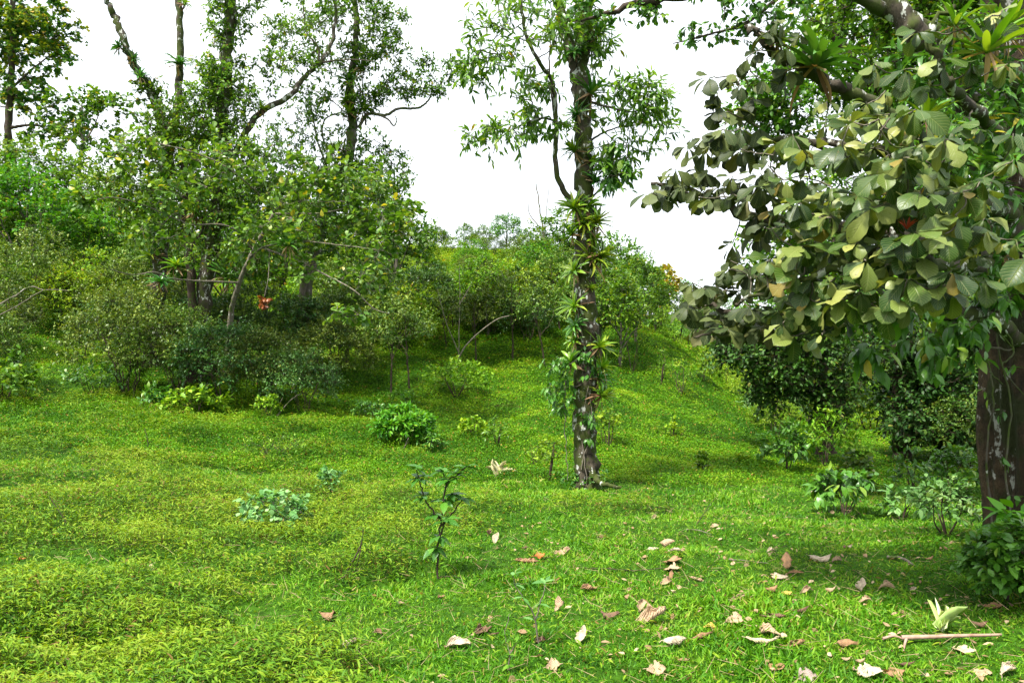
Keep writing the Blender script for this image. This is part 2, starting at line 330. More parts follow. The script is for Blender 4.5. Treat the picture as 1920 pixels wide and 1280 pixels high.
M = dict(
    grass=leafmat('grass_blades', (.024, .105, .003), (.072, .225, .004), (.175, .345, .014), (.30, .24, .07), .55, .3, hue=0, spec=.22),
    mimosa=leafmat('mimosa_leaves', (.018, .065, .002), (.070, .180, .004), (.205, .315, .012), (.17, .11, .03), .55, .3, hue=0, spec=.2),
    turf=leafmat('distant_turf', (.022, .09, .002), (.078, .22, .003), (.20, .34, .010), (.26, .16, .03), .6, .25, hue=0, spec=.15),
    shrub=leafmat('shrub_leaves', (.018, .055, .004), (.060, .135, .010), (.19, .27, .045), (.22, .22, .03), .45, .22, hue=.10, spec=.3),
    shrub_y=leafmat('yellow_shrub_leaves', (.04, .12, .004), (.115, .26, .007), (.27, .41, .025), (.26, .16, .03), .5, .28, hue=.10, spec=.25),
    bright=leafmat('bright_leaves', (.022, .10, .003), (.055, .19, .005), (.14, .31, .015), (.30, .24, .03), .45, .32, hue=.10, spec=.3),
    tree=leafmat('tree_leaves', (.022, .08, .004), (.060, .165, .008), (.15, .28, .02), (.34, .26, .02), .42, .28, hue=.08, spec=.35),
    shrub_b=leafmat('blue_green_shrub_leaves', (.012, .05, .008), (.035, .115, .018), (.12, .235, .06), (.22, .22, .03), .42, .2, hue=.08, spec=.35),
    gold=leafmat('gold_tipped_leaves', (.02, .10, .02), (.05, .16, .02), (.22, .27, .02), (.38, .24, .02), .45, .3, hue=0, spec=.3),
    tree1=leafmat('fresh_tree_leaves', (.03, .10, .008), (.08, .19, .016), (.17, .31, .045), (.34, .26, .02), .36, .38, hue=0, spec=.5),
    dark=leafmat('dark_leaves', (.006, .03, .003), (.016, .06, .005), (.05, .13, .014), (.15, .16, .02), .5, .12, hue=.10, spec=.22),
    big=leafmat('big_veined_leaves', (.010, .040, .003), (.045, .098, .008), (.27, .31, .075), (.22, .17, .03), .42, .25, veins=.28, hue=0, spots=.8, spec=.40),
    greyleaf=leafmat('grey_leaves', (.010, .022, .004), (.028, .052, .010), (.11, .14, .035), (.10, .10, .03), .50, .22, veins=.2, hue=0, spots=.8, spec=.28),
    round=leafmat('rounded_leaves', (.03, .10, .005), (.075, .18, .010), (.19, .31, .035), (.40, .36, .03), .38, .3, veins=.12, hue=.05, spec=.45),
    vine=leafmat('vine_leaves', (.02, .10, .008), (.045, .17, .012), (.10, .27, .02), (.36, .32, .02), .32, .25, veins=.12, hue=.03, spec=.5),
    brom=leafmat('bromeliad_leaves', (.035, .12, .005), (.10, .23, .008), (.24, .36, .022), (.34, .25, .05), .35, .25, hue=.10, spec=.5),
    bromd=leafmat('dark_bromeliad_leaves', (.02, .10, .010), (.045, .16, .016), (.10, .25, .03), (.3, .2, .05), .32, .18, hue=.08, spec=.5),
    wither=leafmat('withered_leaves', (.10, .055, .02), (.22, .14, .06), (.38, .28, .14), (.45, .36, .22), .7, .15, hue=.12),
    dry=leafmat('dry_leaves', (.20, .10, .045), (.45, .31, .19), (.68, .54, .38), (.72, .66, .55), .6, .15, veins=.12, hue=.08, spots=.4),
    orange=leafmat('orange_leaves', (.18, .09, .01), (.28, .20, .02), (.26, .30, .03), (.40, .15, .02), .5, .3, hue=.05),
    pale=leafmat('pale_green_leaves', (.035, .12, .02), (.085, .22, .045), (.18, .34, .10), (.3, .3, .1), .5, .28, hue=.03),
    lobed=leafmat('lobed_weed_leaves', (.05, .17, .04), (.12, .30, .08), (.24, .42, .15), (.3, .3, .1), .5, .3, hue=0, spec=.25),
    bark=barkmat('mossy_bark', (.014, .011, .007), (.080, .066, .046), moss=(.04, .055, .008), mossf=.75, lichen=.56),
    barkb=barkmat('big_tree_bark', (.005, .004, .002), (.060, .040, .018), moss=(.022, .028, .005), mossf=.62, lichen=.46, scale=4., bump=1., lich=(.30, .30, .27)),
    twig=barkmat('pale_twig_bark', (.05, .04, .028), (.21, .185, .145), mossf=.3, lichen=.3, scale=10, bump=.3),
    dtwig=barkmat('dark_twig_bark', (.018, .012, .008), (.07, .05, .035), mossf=.3, lichen=.1, scale=10, bump=.3),
    limb=barkmat('grey_limb_bark', (.03, .025, .018), (.13, .115, .09), mossf=.6, lichen=.25, scale=5),
)

# ---------------------------------------------------------------- the ground
def build_ground():
    m, N, Lk = nodes('soil_and_turf'); tcn = N.new('ShaderNodeTexCoord')
    n1 = N.new('ShaderNodeTexNoise'); n1.inputs['Scale'].default_value = .6; n1.inputs['Detail'].default_value = 10; n1.inputs['Roughness'].default_value = .7; Lk.new(tcn.outputs['Object'], n1.inputs['Vector'])
    n2 = N.new('ShaderNodeTexNoise'); n2.inputs['Scale'].default_value = 14; n2.inputs['Detail'].default_value = 6; Lk.new(tcn.outputs['Object'], n2.inputs['Vector'])
    r1 = ramp(N, [(.35, (.022, .065, .003)), (.6, (.036, .10, .004)), (.72, (.07, .05, .016))]); Lk.new(n1.outputs[0], r1.inputs[0])
    r2 = ramp(N, [(.3, (.35, .35, .35)), (.7, (1.2, 1.2, 1.2))]); Lk.new(n2.outputs[0], r2.inputs[0])
    mx = N.new('ShaderNodeMix'); mx.data_type = 'RGBA'; mx.blend_type = 'MULTIPLY'; mx.inputs[0].default_value = 1; Lk.new(r1.outputs[0], mx.inputs[6]); Lk.new(r2.outputs[0], mx.inputs[7])
    bs = N.new('ShaderNodeBsdfPrincipled'); bs.inputs['Roughness'].default_value = .95; bs.inputs['Specular IOR Level'].default_value = .1; Lk.new(mx.outputs[2], bs.inputs['Base Color'])
    bp = N.new('ShaderNodeBump'); bp.inputs['Distance'].default_value = .05; Lk.new(n2.outputs[0], bp.inputs['Height']); Lk.new(bp.outputs[0], bs.inputs['Normal'])
    o = N.new('ShaderNodeOutputMaterial'); Lk.new(bs.outputs[0], o.inputs[0])
    def axis(lo, hi, a, b, fine, n):   # fine spacing in [a,b], stretching outside
        mid = np.arange(a, b, fine); t = np.linspace(0, 1, n)[1:] ** 2.2
        return np.concatenate([(a - t * (a - lo))[::-1], mid, b + t * (hi - b)])
    xs = axis(-400, 400, -16, 16, .16, 70); ys = axis(-120, 600, 2, 34, .16, 80)
    X, Y = np.meshgrid(xs, ys, indexing='ij'); Z = H(X, Y)
    nx, ny = X.shape; i, j = np.meshgrid(np.arange(nx - 1), np.arange(ny - 1), indexing='ij')
    f = np.stack([i * ny + j, (i + 1) * ny + j, (i + 1) * ny + j + 1, i * ny + j + 1], -1).reshape(-1, 4)
    g = Geo(); g.add(np.stack([X, Y, Z], -1).reshape(-1, 3), f); tag(g.build('ground', m), kind='structure')
build_ground()
def field(n, y0, y1, pw, pad=180):
    """points over the visible wedge, density falling with distance as depth**-pw"""
    u = R.random(n); e = 2 - pw
    Y = (y0 ** e + u * (y1 ** e - y0 ** e)) ** (1 / e) if abs(e) > 1e-6 else y0 * (y1 / y0) ** u
    x = (R.uniform(-pad, 1920 + pad, n) - 960) / F * Y
    return x, Y
def pathmask(x, y):  # bare trodden soil on the lane at the left
    c = P(85, 0, 1)[0]
    return np.exp(-(((x / y - (-.565)) / .045) ** 2 + ((y - 17.6) / 2.0) ** 2))
def build_grass():
    g = Geo()
    x, y = field(430000, 2.7, 17, 1.7); k = R.random(len(x)) > mim(x, y) * .9; x, y = x[k], y[k]; n = len(x)
    p = np.c_[x, y, H(x, y) - .004]; a = R.uniform(0, 6.283, n); el = R.uniform(.25, 1.35, n)
    ax = np.c_[np.cos(a) * np.cos(el), np.sin(a) * np.cos(el), np.sin(el)]
    tall = .6 + .9 * fbm(x, y, 1.3, 3) ** 1.5 * 1.6
    L = R.uniform(.018, .050, n) * tall * (1 + np.maximum(y - 7, 0) * .06)
    var = np.clip(R.normal(.45, .2, n) + (fbm(x + 9, y, .9) - .5) * .7 + (fbm(x + 4, y + 2, 5.) - .5) * .8, 0, .86); var[R.random(n) < .035] = 1
    leaves(g, p, ax, nrm(UP + R.normal(0, .5, (n, 3))), L, T_BLADE, var, R.uniform(1.0, 2.2, n), droopj=.6)
    tag(g.build('grass', M['grass']), 'short bright green grass of the clearing', kind='stuff')
    # clover-like small weeds and mimosa cover
    g = Geo(); s = Geo()
    x, y = field(520000, 2.7, 18, 1.65); k = R.random(len(x)) < np.clip(mim(x, y), .05, 1); x, y = x[k], y[k]; n = len(x)
    mm = mim(x, y); rh = R.random(n); hh = rh ** .8 * (.03 + .19 * mm * (.25 + fbm(x, y, 3.1)))
    p = np.c_[x, y, H(x, y) + hh]; a = R.normal(2.6, .9, n) + R.integers(0, 2, n) * 3.14; el = R.normal(.25, .35, n)
    ax = np.c_[np.cos(a) * np.cos(el), np.sin(a) * np.cos(el), np.sin(el)]
    L = R.uniform(.018, .055, n) * (1 + np.maximum(y - 7, 0) * .05)
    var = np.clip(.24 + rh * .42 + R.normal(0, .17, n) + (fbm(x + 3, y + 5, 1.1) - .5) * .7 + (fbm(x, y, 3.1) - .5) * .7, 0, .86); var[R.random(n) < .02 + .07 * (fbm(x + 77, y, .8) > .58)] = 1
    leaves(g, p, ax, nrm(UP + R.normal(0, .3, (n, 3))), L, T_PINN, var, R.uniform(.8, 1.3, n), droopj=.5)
    q = R.random(n) < .08; b = np.c_[x, y, H(x, y)][q]
    sticks(g, b, p[q] + R.normal(0, .02, (q.sum(), 3)), .0016, .001, 3, var=1.)
    tag(g.build('ground_cover', M['mimosa']), 'low feathery mimosa ground cover with brown stems', kind='stuff')
    g = Geo()
    x, y = field(1500000, 12, 60, 1.45, 60); n = len(x); k = R.random(n) > pathmask(x, y) * .85; x, y = x[k], y[k]; n = len(x)
    cl = fbm(x, y, 1.2, 3)
    p = np.c_[x, y, H(x, y) + R.random(n) * .16 * cl * (1 + y * .02)]; a = R.uniform(0, 6.283, n); el = R.normal(.35, .4, n)
    ax = np.c_[np.cos(a) * np.cos(el), np.sin(a) * np.cos(el), np.sin(el)]
    var = np.clip(.40 + R.normal(0, .18, n) + (fbm(x + 3, y + 5, .35) - .5) * .8 + (fbm(x, y, 1.6) - .5) * .9 + np.clip((y - 24) / 30, 0, .3), 0, .86); var[R.random(n) < .04] = 1
    leaves(g, p, ax, nrm(UP + R.normal(0, .35, (n, 3))), R.uniform(.016, .045, n) * (1 + (y - 14) * .045), T_SMALL, var, R.uniform(.4, .9, n))
    tag(g.build('turf', M['turf']), 'green turf and low weeds on the rising slope', kind='stuff')
build_grass()

# ---------------------------------------------------------------- shrub and tree prototypes
def dome_centres(rng_n, w, h, z0, fill=.55, tiers=0):
    d = nrm(R.normal(0, 1, (rng_n, 3))); d[:, 2] = np.abs(d[:, 2]) * 1.1 - .25; d = nrm(d)
    r = R.uniform(fill, 1, rng_n) ** .6
    c = d * r[:, None] * np.array((w / 2, w / 2, (h - z0) * .62)); c[:, 2] += z0 + (h - z0) * .36
    if tiers: c[:, 2] = z0 + np.round((c[:, 2] - z0) / (h - z0) * tiers) / tiers * (h - z0) + R.normal(0, .04, rng_n)
    c[:, 2] = np.maximum(c[:, 2], z0 * .8 + .08)
    c[:, 0] += R.normal(0, .05 * w); return c, nrm(d + UP * .2)
def make_shrub(name, w, h, ncl, k, m_, L, mat, tmpl=T_NARROW, z0=.25, stems=6, wid=1.4, sr=.018, tiers=0, stemmat='dtwig', old=.01, spread=.12, cat='shrub'):
    root = thing(name, (0, 0, -50), None, cat)
    c, o = dome_centres(ncl, w, h, z0, tiers=tiers); g = Geo(); t = Geo()
    sk = []
    for i in range(stems):
        a = i / stems * 6.283 + R.normal(0, .4); b = np.array((math.cos(a), math.sin(a), 0))
        pt = smooth([b * spread * w * .3 + UP * -.15, b * spread * w + UP * h * .3, b * (spread + .12) * w + UP * h * .62 + R.normal(0, .05 * w, 3)], 5, .01 * w)
        tube(t, pt, np.linspace(sr, sr * .5, len(pt)), 6); sk.append(pt[3:])
    connect(t, c, sk, sr * .35)
    clumps(g, t, c, w * .17, k, m_, L, tmpl, o, wid=wid, twr=sr * .14, old=old)
    t.build('stems', M[stemmat], root); g.build('foliage', M[mat], root); return root
def make_tree(name, trunk_h, h, w, ncl, k, m_, L, mat, tmpl=T_SMALL, tr=.12, lean=.3, limbs=5, wid=1., cat='tree', bark='limb', old=.01, cr=.17, base=None, fill=.35):
    root = thing(name, (0, 0, -50), None, cat); g = Geo(); t = Geo(); b = Geo()
    c, o = dome_centres(ncl, w, h, trunk_h, fill=fill)
    lx = R.normal(0, lean, 2)
    pt = smooth([(0, 0, -.25), (lx[0] * .2, lx[1] * .2, trunk_h * .5), (lx[0] * .5, lx[1] * .5, trunk_h), (lx[0], lx[1], h * .86)], 6, tr * .12)
    tube(t, pt, np.linspace(tr, tr * .25, len(pt)) * (1 + .5 * np.exp(-np.arange(len(pt)) * 1.2)), 9, rough=.06)
    sk = [pt[len(pt) // 2:]]
    for i in range(limbs):
        a = i / limbs * 6.283 + R.normal(0, .4); s = pt[R.integers(len(pt) // 2, len(pt) - 3)]
        e = s + np.array((math.cos(a) * w * .3, math.sin(a) * w * .3, (h - s[2]) * R.uniform(.3, .8)))
        q = smooth([s, (s + e) / 2 + R.normal(0, .06 * w, 3) + UP * .02 * h, e], 5, .01 * w); tube(b, q, np.linspace(tr * .45, tr * .15, len(q)), 6); sk.append(q)
    connect(b, c, sk, tr * .10)
    clumps(g, b, c, w * cr, k, m_, L, tmpl, o, wid=wid, twr=tr * .035, old=old)
    t.build('trunk', M[bark], root); b.build('branches', M[bark], root); g.build('crown', M[mat], root); return root
ORD = ['leftmost', 'second from left', 'third from left', 'fourth from left', 'fifth from left', 'sixth from left', 'seventh from left', 'eighth from left', 'ninth from left', 'tenth from left', 'eleventh from left', 'twelfth from left', 'thirteenth from left', 'fourteenth from left']
def row(protos, items, what, where, cat, group, jz=.0, sz=0, minr=False):
    """items: (px, depth, scale) sorted left to right on the picture"""
    items = sorted(items, key=lambda a: a[0])
    for i, it in enumerate(items):
        px, Y, s = it[:3]; p = G(px, Y); w_ = it[3] if len(it) > 3 else what
        place(protos[(it[4] if len(it) > 4 else i) % len(protos)], p - np.array((0, 0, jz)), '%s, %s %s' % (w_, ORD[i], where), cat, group, rz=R.uniform(0, 6.28), sc=s)

# ================================================================ hand-laid trees
def line(pts, k=6, jit=0.):
    return smooth([P(*p) for p in pts], k, jit)
def region(px, py, Y, rx, ry, rY, n):
    """clump centres spread through a flattened volume round one point of the crown"""
    d = nrm(R.normal(0, 1, (n, 3))) * (R.random((n, 1)) ** .38)
    return np.array([P(px + a * rx, py + b * ry, Y) + np.array((0, c * rY, 0)) for a, b, c in d])
def hand_tree(name, base, label, limbs, regs, cr, k, m_, L, tmpl, mat, cat='tree', bark='bark', wid=1., tsides=12, rough=.08, conn=.012, droop=.2, upb=.3, old=.02, group=None, twr=.003, crown='crown', flat=.7, outw=.6):
    root = thing(name, base, label, cat, group); sk = []
    for i, (pts, r0, r1) in enumerate(limbs):
        t = Geo(); q = pts if isinstance(pts, np.ndarray) else line(pts, 8, 0.012 * r0 / .1)
        rr = np.linspace(r0, r1, len(q))
        if i == 0: rr = rr * (1 + .55 * np.exp(-np.arange(len(q)) * .55))
        tube(t, q, rr * (1 + (.07 * np.sin(np.arange(len(q)) * .9) if i == 0 else 0)), tsides if i == 0 else 8, rough=rough); t.build('trunk' if i == 0 else 'limb', M[bark], root, base)
        sk.append(q)
    if regs:
        c = np.concatenate([region(*r[:7]) for r in regs]); g = Geo(); b = Geo()
        connect(b, c, sk[0:1] + sk[1:] if len(sk) > 1 else sk, conn)
        o = nrm(c - c.mean(0)) * outw
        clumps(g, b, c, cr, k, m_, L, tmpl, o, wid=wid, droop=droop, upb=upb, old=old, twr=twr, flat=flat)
        b.build('branches', M[bark if bark != 'bark' else 'limb'], root, base); g.build(crown, M[mat], root, base)
    return root

# --- T1: slender epiphyte-laden tree in the middle
b1 = G(1099, 11.7)
Y1 = 11.7
t1 = hand_tree('epiphyte_tree', b1, 'tall slender tree with white-blotched trunk standing alone mid-clearing, hung with bromeliads', [
    ([(1101, 925, Y1), (1099, 880, Y1), (1095, 800, Y1), (1100, 700, Y1), (1099, 600, Y1), (1096, 520, Y1), (1098, 430, Y1), (1095, 350, Y1), (1094, 250, Y1), (1088, 160, Y1), (1095, 60, Y1), (1098, -60, Y1), (1096, -170, Y1)], .178, .10),
    ([(1093, 205, Y1), (1078, 130, Y1), (1064, 70, Y1 + .1), (1050, 10, Y1 + .2), (1035, -80, Y1 + .2)], .10, .06),
    ([(1094, 400, Y1), (1062, 365, Y1 - .1), (1042, 318, Y1 - .2), (1043, 240, Y1 - .2), (1037, 160, Y1 - .3), (1010, 115, Y1 - .5), (985, 60, Y1 - .6), (975, -20, Y1 - .7)], .048, .02),
    ([(1044, 228, Y1 - .2), (1015, 222, Y1 - .3), (975, 236, Y1 - .5), (935, 262, Y1 - .6), (925, 288, Y1 - .6)], .018, .006),
    ([(1043, 250, Y1 - .2), (1037, 200, Y1 - .2), (1030, 120, Y1 - .1), (1035, 40, Y1)], .02, .008),
    ([(1098, 190, Y1), (1140, 200, Y1 - .3), (1185, 210, Y1 - .5), (1235, 190, Y1 - .6)], .022, .006),
    ([(1098, 270, Y1), (1130, 250, Y1 + .4), (1180, 235, Y1 + .5), (1260, 240, Y1 + .5)], .02, .005),
    ([(1100, 380, Y1), (1130, 350, Y1 - .1), (1160, 320, Y1 - .2), (1180, 290, Y1 - .3)], .016, .006),
    ([(1094, 850, Y1 - .1), (1090, 905, Y1 - .18), (1073, 925, Y1 - .4)], .07, .02),
    ([(1104, 850, Y1 - .1), (1112, 890, Y1 - .2), (1128, 905, Y1 - .4), (1165, 914, Y1 - .5)], .07, .02),
], [
    (985, 55, Y1 - .5, 125, 75, 1.1, 40), (920, 130, Y1 - .5, 50, 25, .5, 10), (1080, 50, Y1, 80, 70, .8, 22),
    (1000, 170, Y1 - .4, 50, 35, .5, 12), (930, 248, Y1 - .6, 60, 16, .4, 14), (1020, 240, Y1 - .3, 45, 28, .4, 10),
    (1190, 190, Y1 - .5, 70, 40, .6, 20), (1215, 165, Y1 - .5, 30, 35, .4, 6), (1175, 260, Y1 - .1, 70, 40, .6, 14), (1240, 235, Y1 + .4, 25, 22, .3, 5),
    (1160, 320, Y1 - .2, 30, 45, .3, 10), (1110, 130, Y1, 30, 100, .5, 14), (1060, -60, Y1, 220, 60, 1.2, 26)],
    .30, 4, 7, .125, T_LANCE, 'tree1', wid=1.15, twr=.004, droop=.35, old=.012)

# --- left group
YD = 20.5
bA = G(300, 20.8)
tA = hand_tree('leaning_tree', bA, 'dark tree with long bare limb leaning to the upper left against the sky', [
    ([(288, 690, 20.8), (295, 560, 20.8), (302, 470, 20.8), (310, 390, 20.8), (316, 310, 20.7), (305, 235, 20.6), (285, 175, 20.6), (252, 122, 20.5), (228, 65, 20.4), (210, 20, 20.4), (188, -30, 20.4)], .20, .06),
    ([(316, 300, 20.7), (330, 220, 20.9), (336, 140, 21), (337, 60, 21), (334, -40, 21)], .11, .08),
    ([(252, 122, 20.5), (238, 95, 20.2), (225, 75, 20.1)], .03, .01)],
    [(275, 165, 20.5, 30, 30, .5, 10), (335, 240, 20.8, 50, 60, .8, 34), (240, 330, 20.4, 60, 70, .8, 40), (290, 400, 20.4, 80, 70, .8, 36), (300, 280, 20.2, 60, 60, .6, 30)], .36, 5, 6, .12, T_OVAL, 'tree', bark='bark', wid=1.1, twr=.005)
bD = G(385, 20.2)
tD = hand_tree('vine_clad_tree', bD, 'tall trunk thickly wrapped in leafy vines, rising through the left grove past the top edge', [
    ([(372, 740, 20.2), (380, 620, 20.2), (386, 520, 20.2), (400, 430, 20.2), (413, 330, 20.2), (416, 230, 20.2), (424, 150, 20.2), (431, 50, 20.2), (436, -60, 20.2)], .21, .13),
    ([(400, 440, 20.2), (425, 330, 20.3), (455, 260, 20.4), (485, 214, 20.5), (545, 178, 20.6), (565, 150, 20.7), (600, 118, 20.8), (622, 80, 20.9), (630, 20, 21), (628, -60, 21)], .10, .035),
    ([(600, 118, 20.8), (650, 112, 20.6), (700, 115, 20.4)], .03, .01),
    ([(596, 125, 20.8), (597, 90, 20.8), (575, 60, 20.8), (568, 10, 20.8)], .035, .015)],
    [(420, 40, 20.2, 42, 70, .5, 45), (405, 150, 20.2, 42, 60, .5, 35), (420, 260, 20.2, 60, 60, .6, 45), (370, 330, 20, 60, 80, .8, 45), (455, 400, 20, 60, 90, .8, 67), (500, 360, 20, 80, 90, .8, 67), (430, 180, 20.1, 50, 90, .5, 54), (440, -10, 20.1, 50, 50, .5, 32), (380, 200, 20, 50, 60, .6, 35), (520, 440, 19.6, 70, 60, .8, 54),
     (480, 300, 20, 60, 60, .8, 35), (560, 100, 20.8, 60, 60, .8, 24), (540, 140, 20.6, 50, 40, .8, 16), (590, 20, 21, 60, 40, .8, 21), (480, 160, 20.2, 40, 60, .6, 10)],
    .34, 5, 7, .10, T_OVAL, 'tree1', bark='bark', wid=1.0, twr=.005, old=.012)
bF = G(600, 22.5)
tF = hand_tree('crooked_tree', bF, 'open-crowned tree with a crooked limb reaching right over the hill, bromeliads at its fork', [
    ([(560, 640, 22.5), (580, 500, 22.5), (615, 390, 22.4), (640, 330, 22.3), (656, 285, 22.3), (660, 230, 22.3), (657, 170, 22.3), (664, 110, 22.3), (668, 50, 22.3), (662, -50, 22.3)], .20, .07),
    ([(672, 240, 22.2), (690, 214, 22.1), (722, 216, 22), (748, 204, 21.9), (782, 203, 21.8), (802, 190, 21.8), (808, 178, 21.8)], .05, .02),
    ([(712, 216, 22), (728, 224, 21.9), (738, 236, 21.9), (744, 226, 21.9), (741, 218, 21.9)], .028, .012),
    ([(600, 420, 22.4), (622, 330, 22.2), (640, 290, 22.2), (648, 260, 22.2)], .05, .03),
    ([(656, 285, 22.3), (610, 270, 22.3), (608, 225, 22.3), (640, 205, 22.3), (575, 160, 22.4)], .03, .012),
    ([(686, 235, 22.2), (680, 150, 22.2), (688, 75, 22.2)], .025, .01),
    ([(620, 330, 22.3), (597, 270, 22.3), (585, 210, 22.4), (575, 150, 22.4)], .03, .012)],
    [(700, 60, 22.2, 75, 70, 1.1, 72), (640, 20, 22.2, 90, 40, 1, 39), (640, 110, 22.3, 70, 40, .9, 33), (735, 115, 22, 35, 50, .8, 21), (760, 165, 21.9, 60, 28, .7, 30),
     (815, 160, 21.8, 38, 24, .5, 18), (855, 130, 21.8, 26, 18, .4, 12), (790, 118, 21.8, 30, 8, .4, 6), (700, 185, 22.1, 40, 30, .7, 18), (590, 200, 22.4, 60, 40, .9, 27), (560, 260, 22.4, 70, 60, .9, 39),
     (680, 290, 22, 60, 50, .9, 39), (740, 300, 22, 35, 26, .6, 12), (610, 330, 22, 90, 60, 1, 75), (540, 60, 22, 60, 50, .8, 24), (665, 180, 22.1, 45, 90, .6, 39), (680, 380, 21.5, 80, 60, 1, 69), (580, 420, 21.5, 80, 60, 1, 60), (720, 340, 21.8, 50, 40, .8, 30)],
    .34, 5, 7, .095, T_OVAL, 'tree', bark='limb', wid=1.0, twr=.004, old=.012)
bR = G(430, 19.6)
tR = hand_tree('broad_leaved_tree', bR, 'spreading low tree with pale twisting twigs and large rounded leaves in the left grove', [
    ([(425, 700, 19.6), (432, 600, 19.4), (445, 540, 19), (470, 480, 18.6), (492, 440, 18.4), (515, 400, 18.2), (545, 360, 18)], .07, .03),
    ([(450, 530, 19), (380, 527, 18), (320, 522, 17.2), (290, 510, 16.8), (250, 515, 16.5), (205, 505, 16.2)], .026, .007),
    ([(475, 470, 18.6), (430, 425, 17.8), (350, 420, 17), (330, 400, 16.8), (300, 425, 16.5)], .026, .007),
    ([(470, 480, 18.6), (500, 462, 17.4), (560, 452, 16.6), (640, 460, 16.2), (720, 470, 16)], .026, .007),
    ([(480, 460, 18.5), (560, 490, 17), (610, 515, 16.4), (665, 545, 16), (700, 578, 15.8), (730, 588, 15.8)], .026, .006),
    ([(515, 400, 18.2), (470, 350, 17), (400, 300, 16.5), (300, 270, 16.2), (215, 262, 16)], .026, .007),
    ([(515, 400, 18.2), (600, 400, 17), (680, 390, 16.6), (760, 440, 16.4)], .026, .007),
    ([(350, 420, 17), (270, 385, 16.4), (210, 370, 16), (165, 380, 15.8)], .018, .005)],
    [(260, 290, 16.2, 75, 50, .7, 17), (180, 375, 15.8, 28, 14, .3, 6), (330, 360, 16.6, 90, 50, .8, 18), (300, 440, 16.5, 70, 30, .6, 9), (430, 310, 17, 80, 50, .8, 22),
     (640, 420, 16.6, 100, 45, 1, 36), (720, 440, 16.4, 50, 50, .8, 22), (570, 350, 17, 80, 60, .9, 36), (660, 350, 17, 70, 40, .9, 26), (690, 510, 16.2, 60, 40, .8, 14), (500, 440, 17, 90, 50, 1, 26),
     (660, 585, 15.8, 40, 16, .4, 6), (560, 520, 16.6, 60, 30, .6, 5), (760, 380, 17, 24, 40, .6, 8)],
    .28, 4, 5, .135, T_OBOV, 'round', bark='twig', wid=1.0, twr=.006, old=.03, conn=.008)
bC = G(352, 20)
hand_tree('dark_slender_tree', bC, 'short dark bare-stemmed tree between the leaning tree and the vine-clad trunk', [
    ([(360, 720, 20), (362, 600, 20), (358, 520, 20), (351, 450, 20), (347, 390, 20), (344, 300, 20)], .12, .07),
    ([(353, 470, 20), (380, 430, 20), (372, 380, 20)], .04, .02)], [(350, 290, 20, 80, 60, .6, 40), (370, 380, 19.8, 70, 70, .6, 40), (330, 220, 19.8, 60, 50, .6, 26), (440, 470, 19.4, 110, 50, .7, 40)], .34, 5, 7, .095, T_OVAL, 'tree', bark='dtwig', twr=.004)
bL = G(12, 44)
hand_tree('tall_yellowish_tree', bL, 'tall straight tree with golden-tipped open crown at the far left edge', [
    ([(20, 420, 44), (16, 300, 44), (17, 200, 44), (25, 80, 44), (20, -40, 44)], .24, .12),
    ([(17, 240, 44), (50, 235, 44), (100, 238, 44)], .10, .04), ([(18, 170, 44), (60, 130, 43), (100, 100, 43)], .08, .03), ([(22, 110, 44), (-20, 60, 44), (-50, 20, 44)], .08, .03)],
    [(30, 60, 44, 75, 70, 1.8, 90), (90, 50, 43, 50, 50, 1.5, 34), (40, 150, 44, 50, 40, 1.5, 24), (100, 110, 43, 42, 25, 1.2, 12), (-30, 100, 44, 60, 120, 1.8, 40), (110, 240, 44, 60, 28, 1.2, 22), (60, 200, 44, 50, 24, 1, 12), (0, 270, 44, 30, 26, 1, 14)],
    .55, 6, 8, .20, T_SMALL, 'gold', bark='dtwig', twr=.01, conn=.02, wid=1.1)
bL2 = G(155, 40)
hand_tree('small_skyline_tree', bL2, 'thin airy tree with forked pale stem on the skyline right of the golden tree', [
    ([(150, 420, 40), (150, 310, 40), (156, 270, 40), (150, 235, 40), (155, 190, 40)], .10, .03), ([(156, 270, 40), (175, 240, 40), (190, 200, 40)], .05, .02)],
    [(155, 190, 40, 60, 28, 1.2, 20), (190, 230, 40, 45, 45, 1.2, 22), (110, 210, 40, 30, 30, 1, 10), (240, 200, 40, 40, 40, 1, 12), (140, 260, 40, 40, 25, 1, 10)],
    .42, 4, 6, .20, T_SMALL, 'tree', bark='twig', twr=.006, conn=.014, wid=1.1)

# --- big right tree: trunk, limbs, very large veined leaves
bB = G(1955, 7.3)
rootB = thing('big_leaved_tree', bB, 'massive dark mossy tree at the right edge with very large pale veined leaves', 'tree')
def fluted(pts, rad, n=128):
    q = smooth(pts, 26); m = len(q); g = Geo(); a = np.linspace(0, 2 * math.pi, n, endpoint=False); L = np.arange(m)[:, None] * .046
    rr = rad(np.linspace(0, 1, m))[:, None] * (1 + .10 * np.sin(a * 5 + L * .35)[...] + .05 * np.sin(a * 11 - L * .8) + .04 * np.sin(a * 17 + L * 2.1) + .16 * (fbm(a * 7 / 6.283 * 3 + 0 * L, L * 1.1 + 0 * a, 1.0, 4) - .5) + .012 * (R.random((m, n)) - .5))
    rr *= 1 + np.exp(-np.linspace(0, 1, m) * 16)[:, None] * .45 * (1 + .8 * np.sin(a * 4 + 1))
    T = np.gradient(q, axis=0); V = q[:, None] + rr[..., None] * np.stack([np.cos(a), np.sin(a), 0 * a], -1)[None]
    i, j = np.meshgrid(np.arange(m - 1), np.arange(n), indexing='ij'); j2 = (j + 1) % n
    g.add(V.reshape(-1, 3), np.stack([i * n + j, i * n + j2, (i + 1) * n + j2, (i + 1) * n + j], -1).reshape(-1, 4)); return g, q
